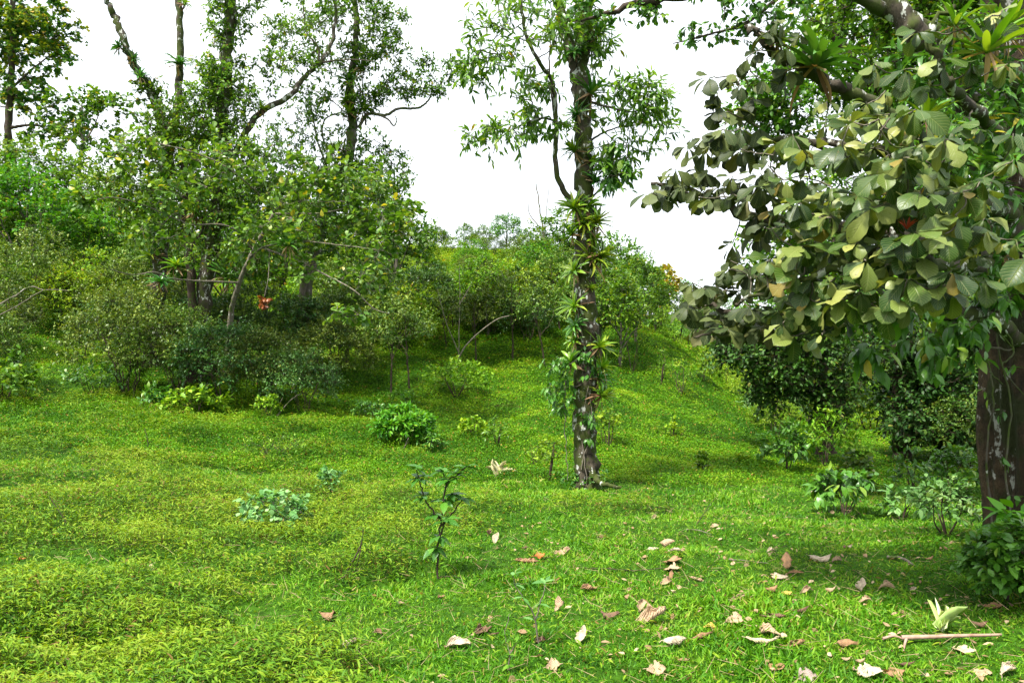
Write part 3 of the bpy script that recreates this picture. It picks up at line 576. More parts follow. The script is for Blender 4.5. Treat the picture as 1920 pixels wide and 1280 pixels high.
gT, qT = fluted([P(1968, 1140, 7.3), P(1964, 1060, 7.3), P(1958, 900, 7.3), P(1950, 700, 7.3), P(1945, 500, 7.3), P(1950, 300, 7.35), P(1945, 120, 7.4), P(1930, -100, 7.4), P(1930, -300, 7.4)], lambda t: .47 - .12 * t)
gT.build('trunk', M['barkb'], rootB, bB)
BL = [  # limbs: (points, r0, r1)
    ([(1930, 520, 7.2), (1880, 380, 7), (1835, 260, 6.8), (1790, 160, 6.7), (1740, 90, 6.6), (1690, 30, 6.6), (1620, -60, 6.6)], .14, .085),
    ([(1850, 300, 6.9), (1780, 280, 6.5), (1700, 240, 6.2), (1640, 195, 6), (1560, 160, 5.9), (1500, 125, 5.8), (1450, 100, 5.7), (1420, 60, 5.6), (1400, 42, 5.6)], .075, .018),
    ([(1930, 650, 7.2), (1850, 600, 6.6), (1740, 585, 6), (1640, 590, 5.7), (1560, 605, 5.6), (1480, 618, 5.6), (1400, 605, 5.7), (1330, 570, 5.8)], .075, .015),
    ([(1930, 560, 7.2), (1830, 480, 6.3), (1720, 450, 5.8), (1600, 430, 5.8), (1480, 415, 6), (1380, 400, 6.1), (1280, 350, 6.2), (1220, 345, 6.2)], .085, .012),
    ([(1900, 400, 7), (1830, 380, 6), (1740, 320, 5.4), (1650, 285, 5.2), (1560, 270, 5.5), (1450, 260, 5.8), (1340, 270, 6)], .06, .010),
    ([(1900, 480, 7), (1800, 500, 5.6), (1720, 480, 5), (1640, 470, 4.8), (1560, 500, 4.9), (1450, 540, 5.2), (1380, 570, 5.5)], .055, .010),
    ([(1900, 300, 7), (1860, 240, 5.8), (1800, 180, 5.2), (1760, 130, 5), (1745, 60, 5), (1790, 10, 5)], .05, .014),
    ([(1930, 200, 7.2), (1850, 110, 6.8), (1750, 60, 6.7), (1640, 10, 6.6), (1500, -40, 6.4), (1380, -30, 6.2)], .10, .03),
    ([(1480, 612, 5.6), (1420, 640, 5.5), (1360, 628, 5.5), (1300, 632, 5.5)], .02, .007)]
skB = [qT]
for pts, r0, r1 in BL:
    q = line(pts, 8, .012); g = Geo(); tube(g, q, np.linspace(r0, r1, len(q)) * (1 + .10 * np.sin(np.arange(len(q)) * 1.7)), 9, rough=.10); g.build('limb', M['bark'], rootB, bB); skB.append(q)
def inpoly(px, py, poly):
    c = False; j = len(poly) - 1
    for i in range(len(poly)):
        (xi, yi), (xj, yj) = poly[i], poly[j]
        if (yi > py) != (yj > py) and px < (xj - xi) * (py - yi) / (yj - yi) + xi: c = not c
        j = i
    return c
POLY = [(1200, 352), (1262, 282), (1370, 222), (1450, 246), (1520, 250), (1590, 190), (1700, 190), (1790, 240), (1850, 330), (1850, 540), (1790, 560), (1700, 580), (1610, 590), (1560, 630), (1400, 632), (1300, 628), (1262, 585), (1290, 530), (1340, 520), (1365, 455), (1410, 440), (1395, 400), (1310, 400), (1245, 380)]
cen = []
_try = 0
while len(cen) < 270 and _try < 60000:
    _try += 1
    px, py = R.uniform(1195, 1855), R.uniform(185, 635)
    if not inpoly(px, py, POLY) or (py + .16 * (px - 1200) + 14 * math.sin(px / 47)) % 84 > 58: continue
    t = np.clip((px - 1200) / 520, 0, 1); Y = 6.15 - 1.7 * t + R.uniform(-.25, .55)
    q = P(px, py, Y)
    if all(np.linalg.norm(q - e) > .118 for e in cen): cen.append(q)
cen2 = [P(*a) for a in [(1345, 175, 5.7), (1375, 140, 5.7), (1400, 110, 5.6), (1350, 200, 5.7), (1430, 150, 5.6), (1415, 185, 5.7), (1440, 60, 5.5), (1470, 90, 5.5), (1390, 160, 5.6), (1460, 40, 5.5), (1500, 60, 5.6), (1330, 145, 5.7), (1365, 210, 5.7), (1480, 130, 5.7), (1530, 90, 5.7), (1420, 95, 5.6)]]
cen3 = [P(*a) for a in [(1720, 60, 4.9), (1760, 110, 4.9), (1790, 60, 5), (1740, 160, 5), (1820, 120, 5), (1860, 30, 4.9), (1890, 120, 4.8), (1700, 130, 5.2), (1640, 120, 5.4), (1900, 250, 4.6), (1905, 450, 4.4), (1900, 300, 4.4), (1880, 20, 5), (1660, 170, 5.2), (1550, 190, 5.6), (1930, 480, 4.3), (1840, 240, 5.1), (1780, 330, 4.9)]]
def big_leaf_mesh(g, centres, Lr, n0=6, mat=0, T=None):
    """whorls of obovate leaves, every outline jittered and nibbled on its own"""
    st = np.array([0, .10, .22, .36, .50, .64, .76, .87, .95, 1.]); hw = np.array([.018, .055, .12, .20, .27, .32, .33, .28, .17, .03]); ns = len(st)
    for c in centres:
        n = n0 + R.integers(-1, 3); a0 = R.uniform(0, 6.28); L0 = R.uniform(*Lr); toward = nrm(np.array((0, 0, 2.0)) - c * np.array((1, 1, 0)))
        for k in range(n):
            a = a0 + k * 2.4; el = R.normal(-.45, .5); ax = np.array((math.cos(a) * math.cos(el), math.sin(a) * math.cos(el) * .9, math.sin(el)))
            ax = nrm(ax + np.array((-.45, -.2, -.22)) * R.uniform(0, 1.3)); up = nrm(UP + np.array((-.05, -.55, 0)) + R.normal(0, .32, 3))
            x = nrm(np.cross(ax, up)); z = np.cross(x, ax); L = L0 * R.uniform(.62, 1.12); w = R.uniform(.80, 1.15) * L; dr = R.uniform(.05, .6); fo = R.uniform(-.02, .30)
            hl = hw * (1 + R.normal(0, .06, ns)); hr = hw * (1 + R.normal(0, .06, ns))
            for hs_ in (hl, hr):
                if R.random() < .30: q = R.integers(3, 9); hs_[q] *= R.uniform(.25, .7)
            cols = []
            for sx, ws in ((-1, hl), (-.5, hl), (0, hl), (.5, hr), (1, hr)):
                zz = -dr * st ** 2 + np.abs(sx) * ws * fo * 1.6 + (.012 * np.sin(st * 21 + k) if abs(sx) == 1 else 0)
                yy = st - (.03 * np.abs(sx) * (st > .8))
                cols.append((c[None] + ax * .02 + (x[None] * (sx * ws)[:, None] * w + ax[None] * (yy * L)[:, None] + z[None] * (zz * L)[:, None])))
            V = np.stack(cols, 1).reshape(-1, 3); i, j = np.meshgrid(np.arange(ns - 1), np.arange(4), indexing='ij')
            f = np.stack([i * 5 + j, i * 5 + j + 1, (i + 1) * 5 + j + 1, (i + 1) * 5 + j], -1).reshape(-1, 4)
            A = np.zeros((ns, 5, 3)); A[..., 0] = np.array((-1, -.5, 0, .5, 1))[None]; A[..., 1] = st[:, None]; A[..., 2] = np.clip(R.normal(.42, .26), 0, .86) if R.random() > .02 else 1
            g.add(V, f, A.reshape(-1, 3), mat)
cen = np.array(cen); tw = Geo(); connect(tw, np.concatenate([cen, cen2, cen3]), skB[1:], .008); tw.build('branches', M['twig'], rootB, bB)
scr = lambda c: 960 + c[0] / c[1] * F
gl = Geo(); near = [c for c in cen if scr(c) > 1440] + cen3; farl = [c for c in cen if scr(c) <= 1440] + cen2
big_leaf_mesh(gl, near, (.09, .185)); gl.build('crown', M['big'], rootB, bB)
gl = Geo(); big_leaf_mesh(gl, farl, (.095, .16)); tag(gl.build('crown', M['greyleaf'], rootB, bB), 'outer crown of darker grey-green insect-bitten leaves')
# overhanging leafy branches at the top edge, small rounded leaves
bO = G(2350, 8.5)
hand_tree('overhanging_tree', bO, 'overhead tree whose branches with small rounded leaves dangle into the top edge', [
    ([(2350, 1000, 8.5), (2340, 500, 8.5), (2300, 0, 8.4), (2200, -300, 8)], .25, .16),
    ([(2200, -300, 8), (1800, -200, 7), (1500, -60, 6.4), (1330, -20, 6.2), (1200, 5, 6.2), (1090, 40, 6.2)], .12, .008),
    ([(1520, -60, 6.4), (1455, 0, 6.3), (1395, 45, 6.2), (1330, 65, 6.2), (1262, 82, 6.2)], .02, .004),
    ([(1330, -20, 6.2), (1260, -10, 6.2), (1215, 25, 6.2)], .012, .004)],
    [(1220, 15, 6.2, 30, 22, .2, 7), (1120, 25, 6.2, 60, 14, .2, 6), (1330, 65, 6.2, 65, 12, .15, 7), (1400, 30, 6.2, 60, 34, .3, 13), (1490, 20, 6.2, 60, 40, .3, 12), (1380, -20, 6.2, 120, 16, .3, 10)],
    .12, 4, 5, .052, T_OVAL, 'vine', bark='dtwig', wid=1.3, twr=.0018, conn=.005, droop=.5)
# climbing leaves on the right tree
rootV = thing('climbing_vine', P(1880, 1000, 6.9), 'bright green climber with long drooping leaves wound round the right-hand trunk', 'vine')
locV = np.array(rootV.location); g = Geo(); s = Geo()
for pts in [[(1862, 1000, 6.95), (1850, 850, 6.9), (1862, 740, 6.85), (1840, 640, 6.8), (1790, 600, 6.3), (1740, 590, 5.9)], [(1900, 1000, 6.85), (1885, 880, 6.85), (1895, 760, 6.85), (1870, 640, 6.8), (1880, 540, 6.8), (1870, 400, 6.85), (1880, 200, 6.9)],
            [(1835, 560, 6.6), (1820, 640, 6.5), (1850, 690, 6.6), (1880, 720, 6.8)], [(1880, 600, 6.7), (1900, 660, 6.7), (1880, 690, 6.7), (1920, 740, 6.7)], [(1850, 650, 6.7), (1900, 655, 6.7), (1870, 620, 6.7)]]:
    q = line(pts, 7, .004); tube(s, q, np.linspace(.009, .004, len(q)), 5, mat=0)
c = np.concatenate([region(1790, 620, 6.2, 60, 60, .3, 22), region(1740, 655, 5.8, 40, 30, .2, 6), region(1660, 570, 5.8, 60, 30, .3, 10), region(1840, 540, 6.3, 50, 60, .3, 14), region(1620, 655, 5.7, 40, 16, .2, 5)])
connect(s, c, [line([(1862, 740, 6.85), (1840, 640, 6.8), (1790, 600, 6.3), (1740, 590, 5.9), (1620, 590, 5.7)])], .005)
clumps(g, s, c, .13, 3, 3, .13, T_LANCE, None, droop=1.1, upb=-.1, wid=1.7, twr=.003, old=.02)
c = np.concatenate([region(1770, 300, 6.0, 80, 120, .5, 50), region(1850, 420, 6.4, 50, 170, .3, 50), region(1740, 400, 6.0, 60, 70, .4, 20), region(1790, 120, 6.4, 110, 90, .4, 50), region(1880, 200, 6.3, 40, 120, .3, 26)])
clumps(g, s, c, .13, 3, 4, .12, T_BLADE, None, droop=.2, upb=.1, wid=2.6, twr=.003, old=.02)
c = np.array([P(a, b, 6.83) for a, b in [(1885, 770), (1900, 690), (1845, 730), (1870, 860), (1905, 930), (1880, 1010)]]); clumps(g, s, c, .08, 3, 2, .075, T_LANCE, None, droop=.8, upb=0, wid=1.7)
s.build('stems', M['limb'], rootV, locV); g.build('foliage', M['vine'], rootV, locV)

# green backdrop trees on the right
def backdrop(name, base, label, limbs, regs, mat, **kw):
    return hand_tree(name, base, label, limbs, regs, kw.get('cr', .42), 5, 7, kw.get('L', .10), kw.get('tmpl', T_OVAL), mat, bark='dtwig', twr=.004, wid=kw.get('wid', 1.1), conn=.012, old=.01)
backdrop('green_canopy_tree', G(1930, 13), 'bright small-leaved tree showing through behind the top of the large veined leaves', [
    ([(1930, 900, 13), (1920, 600, 13), (1800, 350, 13), (1650, 180, 13), (1560, 60, 13)], .16, .06), ([(1740, 350, 13), (1600, 300, 13), (1450, 240, 12.6)], .07, .02), ([(1915, 560, 13), (1870, 200, 13), (1830, 0, 13)], .10, .04)],
    [(1470, 220, 12.6, 80, 50, 1, 40), (1540, 130, 13, 90, 70, 1.2, 50), (1620, 60, 13, 100, 70, 1.2, 50), (1740, 60, 13, 110, 80, 1.2, 60), (1650, 180, 13, 90, 60, 1, 40), (1850, 120, 13, 90, 130, 1.2, 70), (1600, -20, 13, 160, 40, 1, 40), (1720, 180, 12.6, 120, 90, 1, 70), (1430, 190, 12.6, 50, 60, .8, 30)], 'tree', L=.10)
backdrop('shaded_tree', G(1910, 11), 'dense dark green tree filling the gap behind the big veined leaves on the right', [
    ([(1910, 960, 11), (1905, 700, 11), (1830, 500, 11), (1740, 380, 11), (1700, 320, 11)], .12, .05), ([(1830, 500, 11), (1740, 470, 11), (1620, 450, 11), (1520, 420, 11)], .05, .02)],
    [(1560, 400, 11, 110, 100, .9, 70), (1700, 380, 11, 110, 140, .9, 90), (1640, 520, 11, 120, 70, .9, 70), (1800, 400, 11, 60, 160, .9, 50), (1780, 250, 11, 90, 100, .7, 60), (1480, 480, 11.3, 90, 80, .7, 50), (1700, 90, 10.6, 120, 80, .8, 60), (1620, 560, 10.8, 150, 50, .8, 60), (1850, 50, 10.4, 90, 90, .5, 80), (1760, 10, 10.4, 120, 50, .6, 60), (1600, 30, 10.6, 90, 50, .6, 30)], 'tree', L=.09)
backdrop('dark_tree', G(1545, 17), 'very dark glossy drooping tree right of the grassy slope, crown hanging low', [
    ([(1548, 850, 17), (1550, 780, 17), (1545, 700, 17), (1530, 620, 17)], .15, .07), ([(1548, 740, 17), (1480, 680, 17), (1420, 650, 16.8)], .06, .02)],
    [(1400, 660, 16.8, 60, 35, .8, 57), (1460, 690, 17, 70, 55, 1, 102), (1540, 690, 17, 70, 70, 1, 119), (1560, 760, 16.8, 36, 40, .7, 34), (1440, 740, 17, 30, 24, .6, 20), (1500, 620, 17, 110, 50, 1, 102)], 'dark', L=.09, wid=1.2)
backdrop('dark_stout_tree', G(1690, 19), 'stout dark tree whose thick black base shows low on the right beyond the clearing', [
    ([(1692, 885, 19), (1690, 830, 19), (1685, 760, 19), (1680, 640, 19)], .22, .12), ([(1690, 790, 19), (1740, 740, 19), (1790, 700, 19)], .07, .03)],
    [(1690, 730, 19, 55, 75, 1, 102), (1760, 700, 19, 80, 70, 1.2, 136), (1790, 790, 18, 70, 60, 1.2, 136), (1710, 800, 18, 40, 34, .8, 51), (1700, 640, 19, 120, 50, 1.2, 119), (1830, 640, 19, 60, 80, 1.2, 85)], 'dark', L=.10, wid=1.2)

# ================================================================ shrubs and small trees
SH = [make_shrub('broad_shrub', 2.6, 2.3, 150, 6, 9, .080, 'shrub', z0=.3, stems=7, old=.0) for _ in range(3)]
SHT = [make_shrub('tiered_shrub', 2.6, 2.1, 130, 6, 9, .085, 'shrub_b', z0=.35, stems=6, tiers=5) for _ in range(2)]
SY = [make_shrub('yellowish_shrub', 2.4, 2.0, 110, 5, 8, .085, 'shrub_y', tmpl=T_SMALL, z0=.2, stems=5, wid=.7, old=.02) for _ in range(3)]
TS = [make_tree('slender_tree', 1.3, 3.0, 2.0, 60, 5, 7, .095, 'shrub', T_NARROW, tr=.035, lean=.25, limbs=5, wid=1.6, bark='dtwig', old=.01) for _ in range(3)]
TG = [make_tree('bushy_tree', 1.0, 4.2, 3.2, 110, 5, 8, .12, 'tree', T_SMALL, tr=.09, limbs=6, wid=.9, old=.01) for _ in range(3)]
TB = [make_tree('leafy_tree', 1.4, 5.2, 4.2, 130, 5, 8, .15, 'bright', T_SMALL, tr=.11, limbs=6, wid=.85, old=.01) for _ in range(2)]
def mk(px, Y, protos, i, s, label, cat, group=None, szz=1, rz=None):
    return place(protos[i % len(protos)], G(px, Y), label, cat, group, rz=R.uniform(0, 6.28) if rz is None else rz, sc=s, szz=szz)
mk(240, 18.2, SH, 0, 1.0, 'large rounded shrub with pale leaf tips at the left end of the central thicket', 'shrub')
mk(335, 18.8, SH, 1, .9, 'rounded dark shrub hiding the foot of the leaning tree', 'shrub')
mk(420, 18.0, SHT, 0, .85, 'tiered dark shrub in front of the vine-clad trunk', 'shrub')
mk(500, 18.1, SH, 2, .72, 'dark shrub between the tiered shrub and the low spreading one in the thicket', 'shrub')
mk(570, 17.8, SHT, 1, .66, 'low spreading shrub with bluish-green leaf sprays at the right end of the thicket front', 'shrub')
mk(620, 20.6, SH, 0, .8, 'dark shrub behind the low spreading one at the right end of the thicket', 'shrub')
for i, (px, Y, s) in enumerate([(220, 21, .8), (300, 21.5, 1.0), (400, 21.3, 1.05), (480, 21.6, 1.0), (560, 22, .95), (640, 22.8, .95)]):
    mk(px, Y, SH if i % 2 else SHT, i, s, 'shaded shrub in the back of the thicket, %s of its back row' % ORD[i], 'shrub', 'shrubs at the back of the thicket')
mk(733, 20.2, TS, 0, .88, 'small umbrella-crowned tree on thin dark trunk, left of a close pair beside the thicket', 'tree')
mk(768, 19.4, TS, 1, .80, 'small umbrella-crowned tree on thin dark trunk, right of a close pair beside the thicket', 'tree')
mk(700, 23.5, TS, 2, 1.0, 'thin-stemmed tree just behind the close pair of umbrella-crowned trees', 'tree')
row([TS[0], TS[2], SH[1], TS[1], SHT[0], TS[2], TS[0]], [(838, 26, .62), (893, 24.4, .78), (925, 27.5, .75), (962, 24.6, 1.0), (990, 26.5, .72), (1022, 23.6, .86), (1050, 27.5, .95)], 'thin-stemmed tree', 'in the small grove at the foot of the hill', 'tree', 'sapling trees at the foot of the hill')
row(TG, [(1125, 25, .80), (1162, 24, .68), (1192, 27, .66)], 'bushy dark green tree', 'behind the right side of the bromeliad-hung trunk', 'tree', 'bushy trees behind the central trunk')
# hillside
row([SY[0], SH[0], SY[1], SY[2], SHT[0]], [(590, 27, 1.0), (650, 26, 1.1), (700, 27.5, .95), (745, 26, 1.05), (790, 27, 1.1), (850, 28, .9), (905, 28.5, 1.0), (960, 28, 1.1), (1020, 28.5, 1.0), (1075, 29, 1.0)], 'yellowish-green shrub', 'in the lower row of shrubs on the hillside', 'shrub', 'lower row of hillside shrubs')
row([SY[0], SY[1], TS[0], SY[2]], [(640, 33, 1.1), (690, 32, 1.0), (735, 34, .8), (800, 33, .75), (865, 34, .6), (940, 33, .8), (985, 34, .9), (1035, 33, 1.0), (1078, 34, 1.0), (1120, 34, 1.1)], 'mid-slope shrub', 'in the middle row across the hill', 'shrub', 'middle row of hillside shrubs')
row([SY[1], SY[2], SY[0], TS[2]], [(665, 41, 1.1), (720, 40, .8), (800, 42, .6), (900, 42, .6), (960, 42, .6), (1000, 41, .6), (1035, 40, .9), (1072, 42, .7), (1115, 41, .8), (1150, 43, .6)], 'upper-slope bush', 'in the upper row across the hill', 'shrub', 'upper row of hillside bushes')
row([TG[1], TB[1], TG[2]], [(785, 50, .3), (830, 50, .26), (870, 50, .42), (905, 49, .40), (950, 51, .5), (985, 50, .42), (1015, 50, .45), (1045, 48, .5), (1160, 46, .6)], 'small crest tree', 'along the crest of the hill against the white sky', 'tree', 'small trees along the crest of the hill')
row([SY[2], SY[0], TS[1], SH[2], SY[1]], [(780, 37, .55), (812, 31, .7), (850, 30.5, .55), (880, 38, .5), (905, 31.5, .5), (930, 36, .6), (968, 38, .55), (1005, 37, .7), (1045, 36, .6), (1090, 37, .8), (1150, 33, .9), (1180, 32, .8)], 'small rounded bush', 'scattered between the shrub rows of the hill', 'shrub', 'bushes scattered on the hill face')
row([SY[1], SH[0], SY[0]], [(790, 47, .45), (815, 50, .6), (850, 46, .5), (890, 51, .55), (925, 47, .5), (965, 52, .7), (1000, 48, .6), (1025, 52, .7), (1060, 47, .7)], 'round bush', 'right below the crest of the hill', 'shrub', 'bushes just below the hill crest')
# left forest
row([TG[0], TB[1], TG[2]], [(-40, 31, 1.0), (35, 30, .95), (95, 33, .9), (150, 31, .8), (215, 32, .8), (275, 31, .8)], 'dense leafy tree', 'in the dark belt of trees at the far left', 'tree', 'trees in the far left belt')
row(TG, [(-30, 37, 1.2), (60, 38, 1.3), (130, 38, 1.2), (190, 37, 1.1), (250, 38, 1.1), (330, 36, 1.2), (400, 37, 1.2), (470, 36, 1.2), (540, 36, 1.15), (600, 37, 1.05)], 'bushy tree', 'in the uppermost belt behind the left grove', 'tree', 'trees of the uppermost left belt')
row([SY[0], SH[2], TS[1], SY[2]], [(-20, 26, 1.0), (30, 24.5, 1.1), (80, 26, 1.05), (130, 25, 1.0), (180, 26, 1.1), (230, 25, 1.0), (290, 26, 1.1)], 'yellow-green shrub', 'in the sunlit strip above the grassy lane at left', 'shrub', 'shrubs above the grassy lane')
row(TG, [(340, 27, .85), (420, 27.5, .9), (500, 28, .9), (560, 29, .9)], 'bushy tree', 'directly behind the trunks of the left grove', 'tree', 'bushy trees behind the left grove')
mk(1050, 33, TG, 0, .95, 'airy tree just left of the central trunk, its top reaching the bright bromeliad cluster', 'tree')
mk(1158, 31, TG, 1, .85, 'airy tree right of the central trunk rising above the skyline', 'tree')
mk(915, 27, TB, 0, .5, 'bright green bush with rounded top in the middle of the hill foot', 'shrub')
mk(1010, 29.5, TB, 1, .5, 'bright green bush on the hill left of the white-blotched trunk', 'shrub')
mk(880, 40, TB, 0, .40, 'fresh green bush alone on the grassy upper hill', 'shrub')
mk(745, 28.5, TG, 2, 1.05, 'rounded dark tree at the right shoulder of the left grove against the sky', 'tree')
mk(690, 30, TG, 1, 1.1, 'bushy tree just left of the rounded shoulder tree', 'tree')
mk(-45, 20.5, SH, 1, 1.0, 'dark shrub at the left edge beside the grassy lane', 'shrub')
mk(-55, 17.5, SH, 0, .8, 'leafy shrub cut by the left edge below the lane', 'shrub')
# slope right of the trunk and the valley
row([SY[2], TS[1], SY[1]], [(1210, 30, .7), (1232, 33, .55), (1250, 35, .6), (1272, 30, .6), (1300, 31, .9), (1335, 29, .7)], 'small shrub', 'along the ridge line right of the central trunk', 'shrub', 'shrubs on the right ridge line')
row([SY[0], SY[1]], [(1360, 26, .5), (1400, 24.5, .5), (1430, 23, .55), (1455, 20.5, .5)], 'low pale shrub', 'down the right edge of the grassy slope', 'shrub', 'low shrubs edging the slope')
row([SY[1], SH[0], TG[2], SY[2]], [(1470, 27, 1.0), (1520, 29, 1.0), (1580, 26, .9), (1630, 28, 1.1), (1680, 27, 1.0), (1740, 28, 1.1), (1800, 26, 1.1)], 'yellow-green bush', 'in the hazy bushes beyond the dark trees on the right', 'shrub', 'bushes beyond the right dark trees')
row(TB, [(1440, 38, 1.0), (1530, 40, 1.2), (1620, 38, 1.2), (1710, 40, 1.3), (1790, 38, 1.3), (1880, 40, 1.3)], 'far tree', 'in the far belt closing the valley on the right', 'tree', 'far trees closing the valley')
row(SH, [(1760, 18.5, .6), (1810, 17.5, .7), (1850, 19, .8)], 'dark undergrowth shrub', 'under the dark trees next to the large trunk', 'shrub', 'undergrowth shrubs by the large trunk')
bOr = G(1235, 45)
hand_tree('orange_tree', bOr, 'tree with orange and yellow autumn-coloured crown on the skyline right of the central trunk', [([(1238, 640, 45), (1238, 560, 45), (1240, 520, 45)], .12, .05)],
    [(1240, 530, 45, 30, 22, 1.2, 34), (1225, 570, 45, 36, 22, 1.2, 26)], .5, 5, 7, .22, T_SMALL, 'orange', bark='limb', twr=.008, conn=.02)
row(TB, [(1275, 46, .62), (1185, 46, .7), (1205, 43, .6), (1310, 44, .55), (1345, 46, .6)], 'green tree', 'around the orange-crowned tree on the skyline', 'tree', 'green trees beside the orange one')

# ================================================================ bromeliads
def brom(name, n, L, w, mat, skirt, el0=1.35, el1=.1, arch=.5, seed=0):
    root = thing(name, (0, 0, -50), None, 'bromeliad'); g = Geo(); s = Geo(); st = np.linspace(0, 1, 8)
    hw = w * np.array([.9, .85, .95, 1, .95, .8, .5, .04])
    def strap(geo, a, el, Lk, ar, ww, var):
        t = st * Lk; e = el - ar * st * 1.6; dx = np.cumsum(np.r_[0, np.cos(e[:-1])]) * Lk / 7; dz = np.cumsum(np.r_[0, np.sin(e[:-1])]) * Lk / 7
        h = np.array((math.cos(a), math.sin(a), 0)); x = np.array((-math.sin(a), math.cos(a), 0)); tw = R.normal(0, .15)
        mid = h[None] * (dx + .012)[:, None] + UP[None] * dz[:, None] + x[None] * (tw * st ** 2 * Lk)[:, None]
        nrmz = UP[None] * np.cos(e)[:, None] - h[None] * np.sin(e)[:, None]
        V = np.stack([mid - x * (hw * ww)[:, None] + nrmz * (hw * ww * .55)[:, None], mid, mid + x * (hw * ww)[:, None] + nrmz * (hw * ww * .55)[:, None]], 1).reshape(-1, 3)
        i, j = np.meshgrid(np.arange(7), np.arange(2), indexing='ij'); A = np.zeros((8, 3, 3)); A[..., 0] = np.array((-1, 0, 1)); A[..., 1] = st[:, None]; A[..., 2] = var
        geo.add(V, np.stack([i * 3 + j, i * 3 + j + 1, (i + 1) * 3 + j + 1, (i + 1) * 3 + j], -1).reshape(-1, 4), A.reshape(-1, 3))
    for k in range(n):
        f = k / n; strap(g, k * 2.4 + R.normal(0, .15), el0 + (el1 - el0) * f + R.normal(0, .1), L * (.62 + .38 * math.sin(f * 2.6 + .3)) * R.uniform(.85, 1.1), arch * R.uniform(.5, 1.3), R.uniform(.85, 1.1), np.clip(R.normal(.5, .2), 0, .86))
    for k in range(skirt):
        strap(s, R.uniform(0, 6.28), R.uniform(-1.3, -.2), L * R.uniform(.5, .95), R.uniform(-.1, .5), .7, R.uniform(.1, .9))
    g.build('rosette', M[mat], root)
    if skirt: s.build('withered_leaves', M['wither'], root)
    return root
BG = [brom('bromeliad', 26, .34, .023, 'brom', 9), brom('bromeliad', 20, .30, .026, 'brom', 12, arch=.7), brom('bromeliad', 28, .36, .019, 'brom', 8, arch=.45)]
BD = [brom('bromeliad', 26, .40, .024, 'bromd', 10, arch=.55), brom('bromeliad', 24, .38, .027, 'bromd', 6, arch=.75)]
BW = [brom('bromeliad', 15, .36, .030, 'brom', 4, arch=.3, el1=.3)]
def hang(proto, px, py, Y, s, lean, fwd, label, group):
    """lean: to the right (+) or left (-) in radians; fwd: towards the open air in front"""
    place(proto, P(px, py, Y), label, 'bromeliad', group, sc=s * R.uniform(.82, 1.12), szz=R.uniform(.8, 1.15), rot=(fwd, lean, R.uniform(-.5, .5)))
gB = 'bromeliads growing on the central trunk'
for i, (px, py, s, ln, fw, dk, lab) in enumerate([
    (1106, 176, 1.05, .45, .5, 1, 'large dark green bromeliad high on the central trunk among the crown leaves'),
    (1078, 100, .7, -.7, .4, 1, 'small dark bromeliad above the large one near the fork of the central trunk'),
    (1118, 60, .8, .8, .3, 1, 'dark bromeliad near the top edge on the right of the central trunk'),
    (1080, 284, .85, -.75, .3, 0, 'lone bright bromeliad on the left of the central trunk below the big dark one'),
    (1108, 305, .75, .9, .3, 1, 'dark bromeliad on the right of the trunk, level with the side branch'),
    (1112, 340, .75, .9, .2, 1, 'dark drooping bromeliad right of the trunk just above the bright cluster'),
    (1078, 392, .95, -.55, .5, 0, 'upper left bromeliad of the bright cluster halfway up the central trunk'),
    (1104, 388, .95, .35, .7, 0, 'upper right bromeliad of the bright cluster halfway up the central trunk'),
    (1094, 420, .85, -.05, .9, 0, 'front middle bromeliad of the bright cluster halfway up the central trunk'),
    (1116, 418, .9, .6, .6, 0, 'lower right bromeliad of the bright cluster halfway up the central trunk'),
    (1112, 450, .7, .8, .4, 0, 'small bromeliad with brown skirt between the bright cluster and the wide pair'),
    (1108, 486, .95, .2, .8, 0, 'wide yellow-green bromeliad facing the camera below the bright cluster'),
    (1126, 480, .95, .9, .3, 0, 'wide bromeliad jutting right from the central trunk'),
    (1078, 508, .9, -.9, .3, 0, 'spiky bromeliad with hanging brown leaves jutting left from the trunk'),
    (1078, 575, .85, -.9, .2, 0, 'pale bromeliad on the left side of the bare white-blotched trunk'),
    (1122, 650, .8, .5, .6, 0, 'upright bright bromeliad upper right in the low cluster on the trunk'),
    (1072, 678, 1.05, -.5, .5, 0, 'largest low bromeliad fanning left near the hanging vine leaves'),
    (1128, 690, .85, .8, .4, 0, 'bromeliad with brown dead leaves right of the trunk under the upright one'),
    (1126, 742, .85, 1.0, .2, 0, 'lowest bromeliad drooping right of the central trunk'),
    (1100, 10, .9, -.5, .4, 1, 'dark bromeliad at the very top of the central trunk'), (1084, 215, .6, -.8, .3, 1, 'small dark bromeliad just under the big dark one on the central trunk'),
    (1106, 540, .5, .7, .6, 0, 'tiny bromeliad on the right of the white-blotched bark'), (1074, 440, .7, -.9, .3, 0, 'small bright bromeliad on the left below the bright cluster'),
    (1080, 612, .6, -.9, .2, 1, 'small dark bromeliad on the left above the low cluster'), (1122, 710, .7, .9, .5, 1, 'dark bromeliad tucked between the two lowest right-hand ones'), (1078, 640, .7, -.7, .3, 0, 'small bromeliad perched just above the largest low one')]):
    hang((BD if dk else BG)[i % (2 if dk else 3)], px, py, Y1 - .12, s * 1.12, ln, fw, lab, gB)
gL_ = 'bromeliads on the trees of the left grove'
